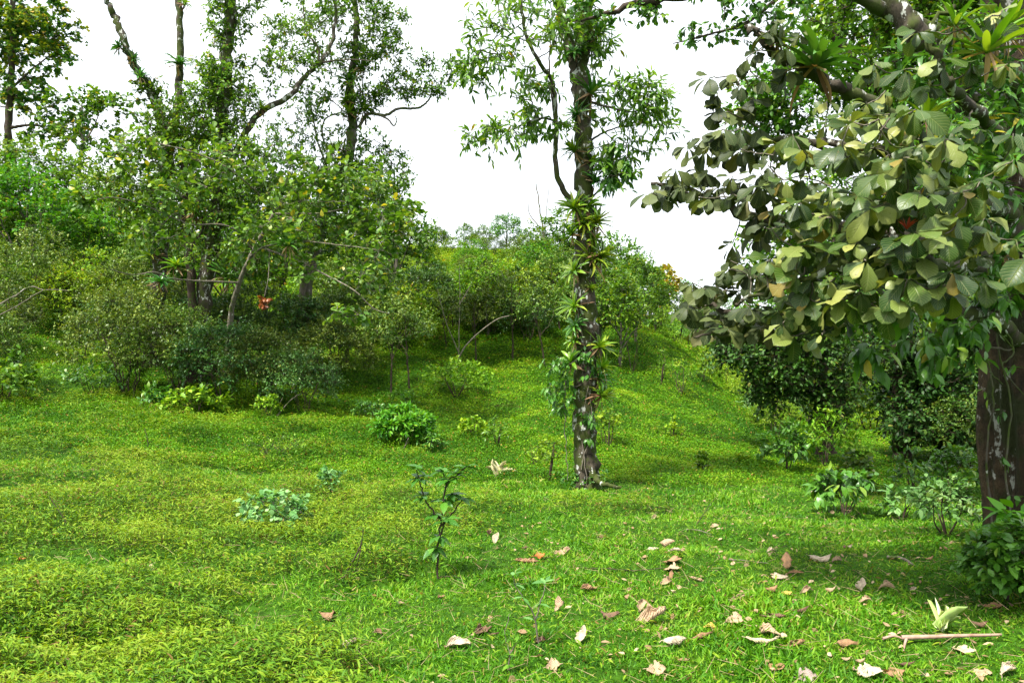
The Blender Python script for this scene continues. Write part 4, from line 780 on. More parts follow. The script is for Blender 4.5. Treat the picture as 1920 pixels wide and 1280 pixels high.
for i, (px, py, Y, s, ln, dk, lab) in enumerate([
    (246, 110, 20.3, 1.15, .9, 1, 'spiky bromeliad on the right of the leaning bare limb'), (225, 90, 20.3, .95, -.8, 1, 'spiky bromeliad on the left of the leaning bare limb'),
    (262, 145, 20.3, .8, .3, 1, 'small bromeliad lower on the leaning limb'), (336, 122, 20.7, 1.5, 0, 1, 'big bromeliad crowning the upright bare limb'),
    (345, 8, 20.8, .9, .7, 0, 'small bromeliad near the top of the upright bare limb'), (655, 155, 22, 1.4, -.2, 1, 'dark bromeliad high on the crooked tree'),
    (675, 128, 22, 1.2, .5, 1, 'uppermost dark bromeliad on the right of the crooked tree'), (650, 190, 22, 1.2, -.6, 0, 'yellowish bromeliad left of the crooked fork'),
    (680, 205, 22, 1.5, .5, 0, 'broad yellowish bromeliad right at the crooked fork'), (655, 212, 22, 1.3, -.2, 0, 'bright bromeliad below the crooked fork'),
    (490, 205, 20.3, 1.1, 0, 0, 'small bromeliad perched on the rising grey limb'), (620, 282, 22, 1.1, .2, 0, 'upper yellow-green bromeliad of the chain below the crooked fork'), (614, 305, 22, .9, 0, 0, 'lower yellow-green bromeliad of the chain below the crooked fork'), (634, 275, 22, 1, .4, 0, 'rightmost yellow-green bromeliad of the chain below the crooked fork'),
    (415, 155, 20, 1.3, -.5, 1, 'dark bromeliad among vines of the thick trunk, upper one'), (412, 235, 20, 1.2, -.4, 1, 'dark bromeliad among vines of the thick trunk, lower one'),
    (540, 462, 16.4, 1.0, 0, 1, 'round dark bromeliad sitting on a pale twig right of the grove trunks'), (283, 480, 20.4, 1.3, -.8, 0, 'bromeliad with brown hanging leaves on the foot of the leaning tree'),
    (330, 500, 19.5, 1.5, 0, 0, 'bushy bromeliad between leaning tree and dark stem'), (300, 530, 17, .9, .2, 1, 'dark bromeliad on the pale lowest twig above the thicket'), (425, 520, 19.6, 1.7, .6, 1, 'large drooping dark bromeliad at the vine-clad trunk above the thicket'),
    (318, 312, 20.3, 1, .2, 0, 'orange-tinged bromeliad at the fork of the leaning tree'), (365, 400, 19.6, 1.3, .2, 0, 'bromeliad atop the stump of the short dark tree')]):
    hang((BD if dk else BG)[i % (2 if dk else 3)], px, py, Y, s, ln, .25, lab, gL_)
gR_ = 'bromeliads on the big right-hand tree'
for i, (px, py, Y, s, ln, kind, lab) in enumerate([
    (1850, 100, 4.9, .78, .1, 2, 'large strap-leaved bromeliad at the upper right corner'), (1790, 50, 5.0, .50, -.1, 2, 'small upright bromeliad left of the large strap-leaved one'),
    (1735, 225, 5.2, .72, .1, 2, 'bright yellow-green bromeliad in the middle of the big leaves'), (1528, 128, 5.7, 1.1, .2, 1, 'dark bromeliad with brown base on the mossy limb'),
    (1455, 80, 5.6, .5, .1, 0, 'small bromeliad near the tip of the mossy limb'), (1640, 232, 5.7, .4, 0, 0, 'tiny bromeliad on the thin branch below the mossy limb'),
    (1880, 60, 6.2, 1, .3, 0, 'bromeliad on the trunk near the right top corner'), (1700, 430, 4.6, .28, 0, 3, 'small red-leaved bromeliad among the big leaves'), (1880, 480, 6.5, .9, -.6, 1, 'drooping dark bromeliad on the large trunk')]):
    pr = BW[0] if kind == 2 else BD[i % 2] if kind == 1 else BG[i % 3]
    if kind == 3:
        M['red'] = leafmat('red_bromeliad_leaves', (.25, .02, .01), (.40, .04, .02), (.5, .10, .04), hue=0); pr = brom('bromeliad', 9, .30, .02, 'red', 0, arch=.2, el1=.5)
    hang(pr, px, py, Y, s, ln, .2, lab, gR_)
# vine on the central trunk
rv = thing('hanging_vine', P(1075, 800, Y1 - .2), 'leafy vine hanging down the left side of the central trunk below its lowest bromeliads', 'vine'); lv = np.array(rv.location); g = Geo(); s = Geo()
for pts in [[(1062, 690, Y1 - .2), (1058, 760, Y1 - .25), (1062, 850, Y1 - .25), (1064, 900, Y1 - .25)], [(1100, 905, Y1 - .2), (1092, 800, Y1 - .16), (1104, 700, Y1 - .17), (1086, 600, Y1 - .17), (1084, 560, Y1 - .16)], [(1090, 880, Y1 - .2), (1110, 780, Y1 - .17), (1090, 690, Y1 - .17)]]:
    q = line(pts, 7, .008); tube(s, q, np.linspace(.008, .006, len(q)), 5)
c = np.concatenate([region(1052, 735, Y1 - .2, 22, 50, .2, 26), region(1050, 685, Y1 - .3, 26, 16, .2, 8), region(1098, 790, Y1 - .18, 14, 60, .03, 10), region(1100, 680, Y1 - .2, 20, 40, .05, 8)])
connect(s, c, [line([(1062, 690, Y1 - .2), (1058, 760, Y1 - .25), (1075, 800, Y1 - .2), (1098, 840, Y1 - .17)])], .004)
clumps(g, s, c, .12, 3, 4, .095, T_LANCE, None, droop=.9, upb=-.1, wid=1.6, twr=.002)
c = np.concatenate([region(1160, 310, Y1 - .3, 26, 45, .2, 12)]); clumps(g, s, c, .14, 3, 4, .15, T_LANCE, None, droop=.9, upb=-.1, wid=1.7, twr=.002)
s.build('stems', M['twig'], rv, lv); g.build('foliage', M['vine'], rv, lv)
rv = thing('ground_ivy', b1 + np.array((-.02, -.2, 0)), 'small dark ivy skirt round the foot of the central trunk', 'ivy'); g = Geo()
c = np.array([b1 + np.array((R.normal(0, .25), -.15 + R.normal(0, .12), .05 + R.random() * .22)) for _ in range(26)]); clumps(g, None, c, .09, 3, 5, .05, T_OVAL, None, droop=.2, wid=1.2); g.build('foliage', M['vine'], rv, np.array(rv.location))

# ================================================================ low plants of the clearing
def plant(px, py, hpx, wpx, n, L, mat, tmpl, label, cat='plant', name='leafy_plant', stems=5, k=3, m_=4, wid=1.2, stemmat='dtwig', droop=.1, upb=.4, group=None, Y=None, fill=0, cr=.2):
    b = ground_at(px, py) if Y is None else G(px, Y); s_ = b[1] / F; h = hpx * s_; w = wpx * s_
    root = thing(name, b, label, cat, group); g = Geo(); t = Geo()
    c, o = dome_centres(n, w, h, h * .1, fill=.35 if not fill else fill); c += b; c[:, 2] = np.minimum(c[:, 2], b[2] + h)
    sk = []
    for i in range(stems):
        a = R.uniform(0, 6.28); e = b + np.array((math.cos(a) * w * .25, math.sin(a) * w * .25, h * R.uniform(.4, .8)))
        q = smooth([b + np.array((0, 0, -.05)), (b + e) / 2 + R.normal(0, w * .05, 3), e], 5); tube(t, q, np.linspace(.012, .005, len(q)) * min(1.3, h + .3), 5); sk.append(q[1:])
    connect(t, c, sk, .004); clumps(g, t, c, max(w, h) * cr, k, m_, L, tmpl, o, wid=wid, twr=.0025, droop=droop, upb=upb)
    t.build('stems', M[stemmat], root, b); g.build('foliage', M[mat], root, b); return root
plant(370, 778, 45, 105, 34, .14, 'shrub_y', T_LANCE, 'low pale-leaved shrub in front of the thicket, under the vine-clad trunk', 'shrub', 'low_shrub', wid=1.8, k=4)
plant(503, 782, 40, 44, 20, .09, 'shrub_y', T_LANCE, 'small round-topped pale shrub beside a bare stick in front of the thicket', 'shrub', 'low_shrub', wid=1.5, k=5)
plant(762, 832, 62, 100, 110, .11, 'bright', T_LANCE, 'vivid green ferny mound alone on the middle of the lawn', 'fern mound', 'fern_mound', wid=1.2, k=6, m_=6, fill=.7)
plant(690, 790, 38, 60, 26, .10, 'vine', T_LANCE, 'dark leafy clump just behind the vivid ferny mound', 'plant', wid=1.6)
plant(755, 775, 45, 50, 20, .11, 'bright', T_LANCE, 'leafy sprout cluster directly above the vivid ferny mound', 'plant', wid=1.5)
plant(812, 846, 34, 40, 12, .09, 'vine', T_LANCE, 'small weed at the right foot of the vivid ferny mound', 'plant', wid=1.5)
plant(888, 822, 42, 44, 18, .07, 'shrub_y', T_SMALL, 'wispy yellowish sapling bush right of the ferny mound', 'shrub', 'low_shrub', k=4)
plant(932, 838, 58, 40, 14, .09, 'tree', T_LANCE, 'thin twin-stemmed seedling between the wispy bush and the central trunk', 'seedling', 'seedling')
plant(1140, 838, 80, 60, 20, .06, 'shrub_y', T_SMALL, 'spindly bush seen just right of the central trunk base', 'shrub', 'low_shrub', k=4)
plant(855, 745, 70, 110, 44, .09, 'shrub_y', T_NARROW, 'sprawling brownish bush right of the umbrella-crowned pair', 'shrub', 'low_shrub', wid=1.8, k=5, m_=6)
for i, (px, py, hp, wp, la) in enumerate([(1240, 720, 70, 30, 'thin twiggy seedling upper left on the open slope'), (1275, 738, 70, 70, 'brownish twiggy bush on the open slope'), (1320, 715, 40, 30, 'small seedling near the ridge of the open slope'), (1262, 820, 40, 24, 'tiny seedling in the middle of the open slope'),
    (1318, 890, 44, 20, 'spindly stem low on the open slope'), (1390, 870, 20, 26, 'low dark tuft on the open slope'), (1185, 700, 90, 50, 'bare-stemmed bush touching the right of the central trunk'), (1505, 1050, 10, 20, 'tiny weed on the lawn')]):
    if i < 7: plant(px, py, hp, wp, 9 + i % 3 * 5, .07, 'shrub_y' if i % 2 else 'tree', T_NARROW, la, 'seedling', 'seedling', wid=2)
plant(1475, 884, 92, 80, 40, .13, 'vine', T_LANCE, 'small broad-leaved sapling with a visible thin trunk at the right foot of the slope', 'sapling', 'sapling', wid=1.7, stems=3)
plant(1548, 880, 110, 120, 70, .10, 'shrub_y', T_LANCE, 'pale yellow-green bush behind the small sapling at the valley edge', 'shrub', 'low_shrub', wid=1.3, k=4, m_=5)
plant(1450, 800, 90, 100, 60, .10, 'pale', T_LANCE, 'pale green bush where the slope meets the dark trees', 'shrub', 'low_shrub', wid=1.3, k=4, m_=5)
plant(1582, 965, 85, 115, 26, .14, 'vine', T_LANCE, 'leafy plant with large drooping leaves near the dark shade on the right lawn', 'plant', wid=1.9, droop=.6)
plant(1600, 930, 80, 70, 26, .08, 'shrub', T_SMALL, 'fine-leaved dark bush behind the drooping plant on the right', 'shrub', 'low_shrub')
plant(1692, 975, 60, 70, 14, .10, 'pale', T_LANCE, 'pale upright weed in the shade left of the large trunk', 'plant', wid=2)
plant(1715, 930, 85, 60, 18, .10, 'vine', T_LANCE, 'twin-stemmed seedling behind the pale weed in the shade', 'seedling', 'seedling', wid=1.5)
plant(1775, 1000, 105, 110, 44, .07, 'pale', T_LANCE, 'pale grey-green leafy bush at the left foot of the large trunk', 'shrub', 'low_shrub', wid=1.8, k=4)
plant(1790, 930, 90, 90, 40, .12, 'vine', T_LANCE, 'dark broad-leaved plant between the pale bush and the large trunk', 'plant', wid=1.6)
plant(1885, 1125, 130, 130, 150, .06, 'vine', T_OVAL, 'dense glossy green bush covering the base of the large trunk', 'shrub', 'leafy_shrub', wid=1.15, k=4, m_=5)
plant(1930, 1150, 170, 110, 90, .075, 'vine', T_OVAL, 'glossy undergrowth cut by the right edge beneath the large trunk', 'shrub', 'leafy_shrub', wid=1.2, k=4, m_=5)
plant(1905, 1090, 150, 70, 10, .16, 'bright', T_LANCE, 'few long bright arching leaves sprouting at the right edge', 'plant', wid=1.8, droop=.7)
plant(5, 755, 95, 120, 50, .11, 'tree', T_OVAL, 'green leafy bush at the left edge below the grassy lane', 'shrub', 'low_shrub', k=4)
plant(175, 745, 60, 90, 30, .09, 'pale', T_OVAL, 'pale sprawling weed at the mouth of the grassy lane', 'plant')
plant(230, 735, 80, 60, 22, .10, 'bright', T_OVAL, 'green weed at the left foot of the central thicket', 'plant')
plant(290, 765, 44, 60, 20, .12, 'vine', T_LANCE, 'dark weed at the foot of the thicket left of the low pale shrub', 'plant', wid=1.8)
plant(515, 1000, 84, 125, 50, .055, 'lobed', T_OVAL, 'pale bluish-green lobed weed spreading on the left lawn', 'weed', 'lobed_weed', wid=1.7, stemmat='twig', upb=.2, cr=.13)
plant(620, 925, 56, 46, 14, .06, 'lobed', T_OVAL, 'small lobed weed right of the spreading pale one', 'weed', 'lobed_weed', wid=1.7)
plant(505, 860, 44, 120, 26, .06, 'shrub_y', T_LANCE, 'dry-tinted wiry patch of weed on the left middle lawn', 'weed', 'wiry_weed')
plant(1000, 880, 60, 40, 10, .06, 'shrub_y', T_NARROW, 'thin wiry weed left of the central trunk foot', 'weed', 'wiry_weed', wid=2)
plant(1030, 900, 90, 40, 12, .07, 'shrub_y', T_NARROW, 'tall wiry weed touching the central trunk foot', 'weed', 'wiry_weed', wid=2)
def sapling(label, base_px, base_py, stems, tufts, L, mat, name='sapling', r=.009, nl=6, wid=1.5, nx=0):
    b = ground_at(base_px, base_py); Y = b[1]; root = thing(name, b, label, 'sapling'); t = Geo(); g = Geo()
    for st in stems:
        q = smooth([P(a, c_, Y + d) for a, c_, d in st], 6, .003); tube(t, q, np.linspace(r, r * .45, len(q)), 6)
    for (a, c_, d, n, up_) in tufts:
        n += nx
        p = np.repeat(P(a, c_, Y + d)[None], n, 0) + R.normal(0, .006, (n, 3)); ang = np.arange(n) * 2.4 + R.uniform(0, 6)
        el = R.normal(up_, .25, n); ax = np.c_[np.cos(ang) * np.cos(el), np.sin(ang) * np.cos(el), np.sin(el)]
        leaves(g, p, ax, nrm(UP + R.normal(0, .2, (n, 3))), L * R.uniform(.7, 1.15, n), T_LANCE, np.clip(R.normal(.42, .2, n), 0, .86), wid)
    t.build('stem', M['twig' if name == 'seedling' else 'dtwig'], root, b); g.build('foliage', M[mat], root, b)
sapling('knee-high sapling with dark glossy leaves standing in the middle foreground', 820, 1086,
    [[(820, 1092, 0), (821, 1040, 0), (823, 1000, 0), (830, 960, 0), (833, 925, 0), (842, 900, 0), (858, 890, 0), (872, 876, 0)], [(828, 975, 0), (805, 950, 0), (794, 925, 0), (786, 895, 0), (780, 880, 0)], [(828, 985, 0), (850, 960, .1), (866, 935, .1)], [(833, 930, 0), (836, 905, .05), (830, 885, .1)], [(822, 1010, 0), (832, 985, -.1), (834, 975, -.1)]],
    [(780, 878, 0, 7, .3), (786, 895, 0, 5, .0), (796, 928, 0, 5, 0), (858, 888, 0, 5, .2), (873, 874, 0, 7, .3), (842, 900, 0, 5, .1), (866, 934, .1, 6, .1), (830, 885, .1, 6, .3), (834, 940, 0, 4, 0), (822, 1005, 0, 4, .1), (818, 1025, 0, 4, -.2), (833, 975, -.1, 3, .1), (815, 965, 0, 3, 0), (846, 925, 0, 4, 0)], .125, 'vine', r=.009, wid=1.6, nx=5)
sapling('thin pale-leaved seedling right of the knee-high sapling', 1004, 1210, [[(1010, 1215, 0), (1003, 1160, 0), (985, 1125, 0), (968, 1100, 0), (962, 1080, 0)], [(1003, 1160, 0), (1015, 1125, 0), (1022, 1095, 0)]],
    [(962, 1078, 0, 4, .7), (966, 1096, 0, 4, .1), (980, 1120, 0, 3, 0), (1022, 1093, 0, 4, .6), (1012, 1130, 0, 3, 0), (1003, 1165, 0, 2, 0)], .07, 'pale', 'seedling', .005)
sapling('small reddish-stemmed seedling at the bottom edge left of the thin pale-leaved one', 950, 1262, [[(952, 1275, 0), (955, 1230, 0), (948, 1190, 0), (955, 1150, 0)], [(955, 1230, 0), (968, 1205, 0)]], [(955, 1190, 0, 3, .2), (952, 1230, 0, 4, .2), (955, 1250, 0, 6, .1), (968, 1205, 0, 3, .3)], .06, 'bright', 'seedling', .004)
# bare saplings and sticks
def stick(name, label, cat, polys, r, mat='twig', group=None, base=None):
    pts0 = [np.array(p) for p in polys[0]]; b = pts0[0] if base is None else base; g = Geo()
    for i, pl in enumerate(polys):
        q = smooth(pl, 5, r * (.04 if mat == 'stalk' else .25)); tube(g, q, np.linspace(r, r * .5, len(q)) * (.6 if i else 1), 6)
    o = g.build(name, M[mat], None, b); tag(o, label, cat, group); return o
def gp(px, py, dz=.0): q = ground_at(px, py); q[2] += dz; return q
def gy(px, py, rpx, rpy):   # point at the depth of a ground position but seen elsewhere
    q = ground_at(rpx, rpy); return P(px, py, q[1])
stick('bare_sapling', 'leafless forked sapling rising above the hill crest left of the central trunk', 'sapling', [[G(1020, 38), P(1018, 440, 38), P(1012, 390, 38), P(1005, 345, 38)], [P(1018, 470, 38), P(1022, 420, 38), P(1030, 345, 38)], [P(1016, 430, 38), P(995, 405, 38), P(990, 380, 38)]], .05)
stick('bare_sapling', 'small leafless sapling on the hill crest at its left end', 'sapling', [[G(822, 50), P(823, 470, 50), P(812, 450, 50)], [P(823, 475, 50), P(832, 450, 50), P(835, 442, 50)], [P(823, 470, 50), P(800, 455, 50)]], .04)
stick('bare_pole', 'straight bare grey pole standing against the sky right of the left grove', 'dead trunk', [[G(745, 27), P(744, 420, 27), P(745, 330, 27)]], .06, 'limb')
stick('bare_sapling', 'pale leafless sapling with fanned stems at the hill foot', 'sapling', [[G(848, 23), P(880, 640, 23), P(930, 600, 23), P(955, 592, 23)], [P(860, 665, 23), P(862, 560, 23), P(862, 500, 23)], [P(862, 570, 23), P(885, 530, 23)], [P(860, 660, 23), P(835, 600, 23), P(820, 540, 23)]], .025)
stick('dead_stick', 'forked dark stick poking up left of the knee-high sapling', 'stick', [[gp(643, 1082, -.02), gy(665, 1045, 643, 1082), gy(677, 1018, 643, 1082), gy(681, 990, 643, 1082)], [gy(677, 1020, 643, 1082), gy(672, 1050, 643, 1082), gp(664, 1074, -.02)]], .008, 'dtwig')
stick('dead_stick', 'pair of straight dark sticks leaning among the ground cover at far left', 'stick', [[gp(136, 990, -.02), gy(92, 930, 120, 985)], [gp(141, 988, -.02), gy(98, 932, 120, 985)]], .006, 'dtwig')
stick('dead_stick', 'thin upright dark stick on the left middle lawn', 'stick', [[gp(276, 852, -.02), gy(277, 825, 276, 852), gy(271, 802, 276, 852)], [gy(276, 845, 276, 852), gy(266, 842, 276, 852), gy(267, 830, 276, 852)]], .010, 'dtwig')
stick('dead_stick', 'pale bare stick leaning beside the small round-topped shrub', 'stick', [[gp(515, 785, 0), gy(545, 750, 515, 785), gy(565, 737, 515, 785)], [gy(520, 765, 515, 785), gy(530, 745, 515, 785)]], .014, 'twig')
stick('dead_stick', 'pale stick leaning on the front of the vivid ferny mound', 'stick', [[gp(757, 842, 0), gy(762, 830, 757, 842), gy(766, 820, 757, 842)]], .014, 'twig')
stick('dead_stick', 'slender twig slanting up from the lawn between central trunk and litter', 'stick', [[gp(1305, 985, 0), gy(1325, 955, 1305, 985), gy(1342, 932, 1305, 985)]], .005, 'dtwig')
stick('dead_branch', 'bare grey branch lying into view from the left edge', 'branch', [[P(-60, 600, 16), P(20, 560, 16), P(55, 538, 16), P(85, 545, 16)], [P(-40, 610, 16), P(30, 575, 16), P(82, 545, 16), P(130, 545, 16)]], .02, 'twig')
# hanging withered clump
g = Geo(); c = region(496, 563, 15.9, 8, 10, .08, 8); clumps(g, None, c, .06, 4, 4, .07, T_OVAL, None, droop=.8, upb=-.3)
tag(g.build('withered_leaf_clump', leafmat('rust_leaves', (.12, .03, .01), (.22, .06, .02), (.3, .1, .03), hue=0), None, P(496, 563, 15.9)), 'rust-brown dead leaf clump hanging before the dark thicket', 'leaf clump')
s_ = Geo(); tube(s_, smooth([P(496, 555, 15.9), P(503, 520, 16), P(505, 470, 16.5)], 5), .006, 4); tag(s_.build('hanging_twig', M['twig'], None, P(496, 555, 15.9)), 'thin twig from which the rust-brown leaf clump hangs', 'twig')

# fallen rosettes
def fallen_rosette(px, py, n, L, w, matl, label, tiltdir, spread=.9):
    b = gp(px, py, .02); g = Geo(); T = leaf_t([0, .2, .5, .8, 1], [.5, .48, .5, .36, .02], .10, .25)
    for k in range(n):
        a = tiltdir + (k / (n - 1) - .5) * spread * 2 + R.normal(0, .06); el = R.uniform(.25, 1.0) if n < 9 else R.uniform(.2, 1.1); ax = np.array((math.cos(a) * math.cos(el), math.sin(a) * math.cos(el), math.sin(el)))
        leaves(g, b[None], ax[None], nrm(UP[None] + R.normal(0, .3, (1, 3))), L * R.uniform(.7, 1.1), T, np.array([R.uniform(.3, .85)]), w / L)
    return tag(g.build('fallen_bromeliad', M[matl], None, b), label, 'bromeliad')
M['stalk'] = barkmat('smooth_stalk', (.20, .12, .08), (.36, .25, .19), mossf=0, lichen=0, scale=3, bump=.1)
M['cream'] = leafmat('bleached_leaves', (.45, .38, .22), (.62, .56, .34), (.74, .70, .48), (.4, .2, .08), .6, .15, hue=0)
M['limeleaf'] = leafmat('lime_leaves', (.20, .36, .06), (.36, .50, .16), (.55, .62, .34), (.4, .3, .1), .35, .25, hue=0)
fallen_rosette(1763, 1188, 8, .22, .022, 'limeleaf', 'fresh pale green fallen bromeliad lying on the lawn at lower right', .75, .75)
fallen_rosette(935, 893, 13, .30, .020, 'cream', 'bleached straw-coloured dead bromeliad on the lawn left of the central trunk', 1.57, 1.7)

# ================================================================ fallen leaves
TANS = {}
def dmat(c, key):
    if key not in TANS:
        m, N, Lk = nodes('dry_' + key); tcn = N.new('ShaderNodeTexCoord'); n1 = N.new('ShaderNodeTexNoise'); n1.inputs['Scale'].default_value = 30; n1.inputs['Detail'].default_value = 6; Lk.new(tcn.outputs['Object'], n1.inputs['Vector'])
        r = ramp(N, [(.3, tuple(q * .5 for q in c)), (.5, c), (.7, tuple(min(1, q * 1.2) for q in c))]); Lk.new(n1.outputs[0], r.inputs[0])
        at = N.new('ShaderNodeAttribute'); at.attribute_name = 'lf'; sp = N.new('ShaderNodeSeparateXYZ'); Lk.new(at.outputs['Vector'], sp.inputs[0])
        ab = N.new('ShaderNodeMath'); ab.operation = 'ABSOLUTE'; Lk.new(sp.outputs[0], ab.inputs[0]); w = N.new('ShaderNodeMath'); w.operation = 'MULTIPLY_ADD'; w.inputs[1].default_value = -.4; Lk.new(ab.outputs[0], w.inputs[0]); Lk.new(sp.outputs[1], w.inputs[2])
        q = N.new('ShaderNodeMath'); q.operation = 'MULTIPLY'; q.inputs[1].default_value = 58.; Lk.new(w.outputs[0], q.inputs[0]); s = N.new('ShaderNodeMath'); s.operation = 'SINE'; Lk.new(q.outputs[0], s.inputs[0])
        bs = N.new('ShaderNodeBsdfPrincipled'); bs.inputs['Roughness'].default_value = .65; Lk.new(r.outputs[0], bs.inputs['Base Color']); bp = N.new('ShaderNodeBump'); bp.inputs['Strength'].default_value = .5; bp.inputs['Distance'].default_value = .004
        Lk.new(s.outputs[0], bp.inputs['Height']); Lk.new(bp.outputs[0], bs.inputs['Normal']); o = N.new('ShaderNodeOutputMaterial'); Lk.new(bs.outputs[0], o.inputs[0]); TANS[key] = m
    return TANS[key]
DC = dict(p=(.37, .255, .15), w=(.47, .38, .26), t=(.26, .145, .065), b=(.13, .07, .035), o=(.42, .13, .02), y=(.44, .32, .05), g=(.25, .19, .16), c=(.46, .38, .22))
def dry_leaf(px, py, lpx, ang, col_, form, label):
    """form: f flat, c curled, r rolled, u upright; ang: screen angle of the long axis in degrees"""
    b = gp(px, py, .012); L = lpx / F * b[1] * .97; ns, nw = 12, 7; s = np.linspace(0, 1, ns); t = np.linspace(-1, 1, nw)
    hw = .34 * np.sin(np.pi * np.clip(s, .03, .985) ** .85) ** .75 * (1 + R.normal(0, .10, ns)); hw = hw * {'f': 1.15, 'c': 1.0, 'r': .8, 'u': 1.1}[form]
    S, T = np.meshgrid(s, t, indexing='ij'); W = hw[:, None] * T * (1 + R.normal(0, .05, (ns, nw)))
    curl = {'f': R.uniform(.2, .6), 'c': R.uniform(1.2, 1.9), 'r': R.uniform(2.3, 3.0), 'u': R.uniform(.6, 1.2)}[form]
    ph = T * curl * (1 + .35 * np.sin(S * 5 + R.uniform(0, 6))); rad = np.abs(hw[:, None]) / curl
    X = rad * np.sin(ph); Z = rad * (1 - np.cos(ph)) * R.choice([1, 1, -1]); bend = {'f': .4, 'c': 1.1, 'r': .6, 'u': .7}[form] * R.choice([-1, 1])
    th = (S - .5) * bend; Yy = np.where(abs(bend) > 1e-3, np.sin(th) / bend, S - .5); Z = Z + (1 - np.cos(th)) / bend * 1.0 + .025 * np.sin(S * 11 + T * 4 + R.uniform(0, 6)) + R.normal(0, .008, (ns, nw))
    tw = (S - .5) * R.normal(0, .7); X, Z = X * np.cos(tw) - Z * np.sin(tw), X * np.sin(tw) + Z * np.cos(tw)
    V = np.stack([X, Yy, Z], -1).reshape(-1, 3) * L; pitch = {'f': R.uniform(.05, .3), 'c': R.uniform(0, .3), 'r': R.uniform(-.05, .15), 'u': R.uniform(.8, 1.2)}[form]
    rollx = R.uniform(.1, .6) if form != 'u' else R.uniform(-.2, .2); V = V @ np.array([[math.cos(rollx), 0, -math.sin(rollx)], [0, 1, 0], [math.sin(rollx), 0, math.cos(rollx)]])
    V = V @ np.array([[1, 0, 0], [0, math.cos(pitch), math.sin(pitch)], [0, -math.sin(pitch), math.cos(pitch)]])
    a = math.radians(ang) - math.pi / 2; V = V @ np.array([[math.cos(a), math.sin(a), 0], [-math.sin(a), math.cos(a), 0], [0, 0, 1]])
    V[:, 2] -= V[:, 2].min() + .006; i, j = np.meshgrid(np.arange(ns - 1), np.arange(nw - 1), indexing='ij'); f = np.stack([i * nw + j, i * nw + j + 1, (i + 1) * nw + j + 1, (i + 1) * nw + j], -1).reshape(-1, 4)
    keep = R.random(len(f)) > .0; edge = (j.ravel() == 0) | (j.ravel() == nw - 2); keep &= ~(edge & (R.random(len(f)) < .14))
    A = np.zeros((ns * nw, 3)); A[:, 0] = T.ravel(); A[:, 1] = S.ravel(); g = Geo(); g.add(V + b, f[keep], A)
    if L > .09: tube(g, smooth([b + V[nw // 2], b + V[nw // 2] + (V[nw // 2] - V[nw + nw // 2]) * .8, b + V[nw // 2] + (V[nw // 2] - V[nw + nw // 2]) * 2 + R.normal(0, .01, 3)], 3), .0022, 4)
    o = g.build('fallen_leaf', dmat(DC[col_], col_), None, b); md = o.modifiers.new('thickness', 'SOLIDIFY'); md.thickness = .0015
    tag(o, label, 'leaf', 'dry leaves fallen on the lawn')
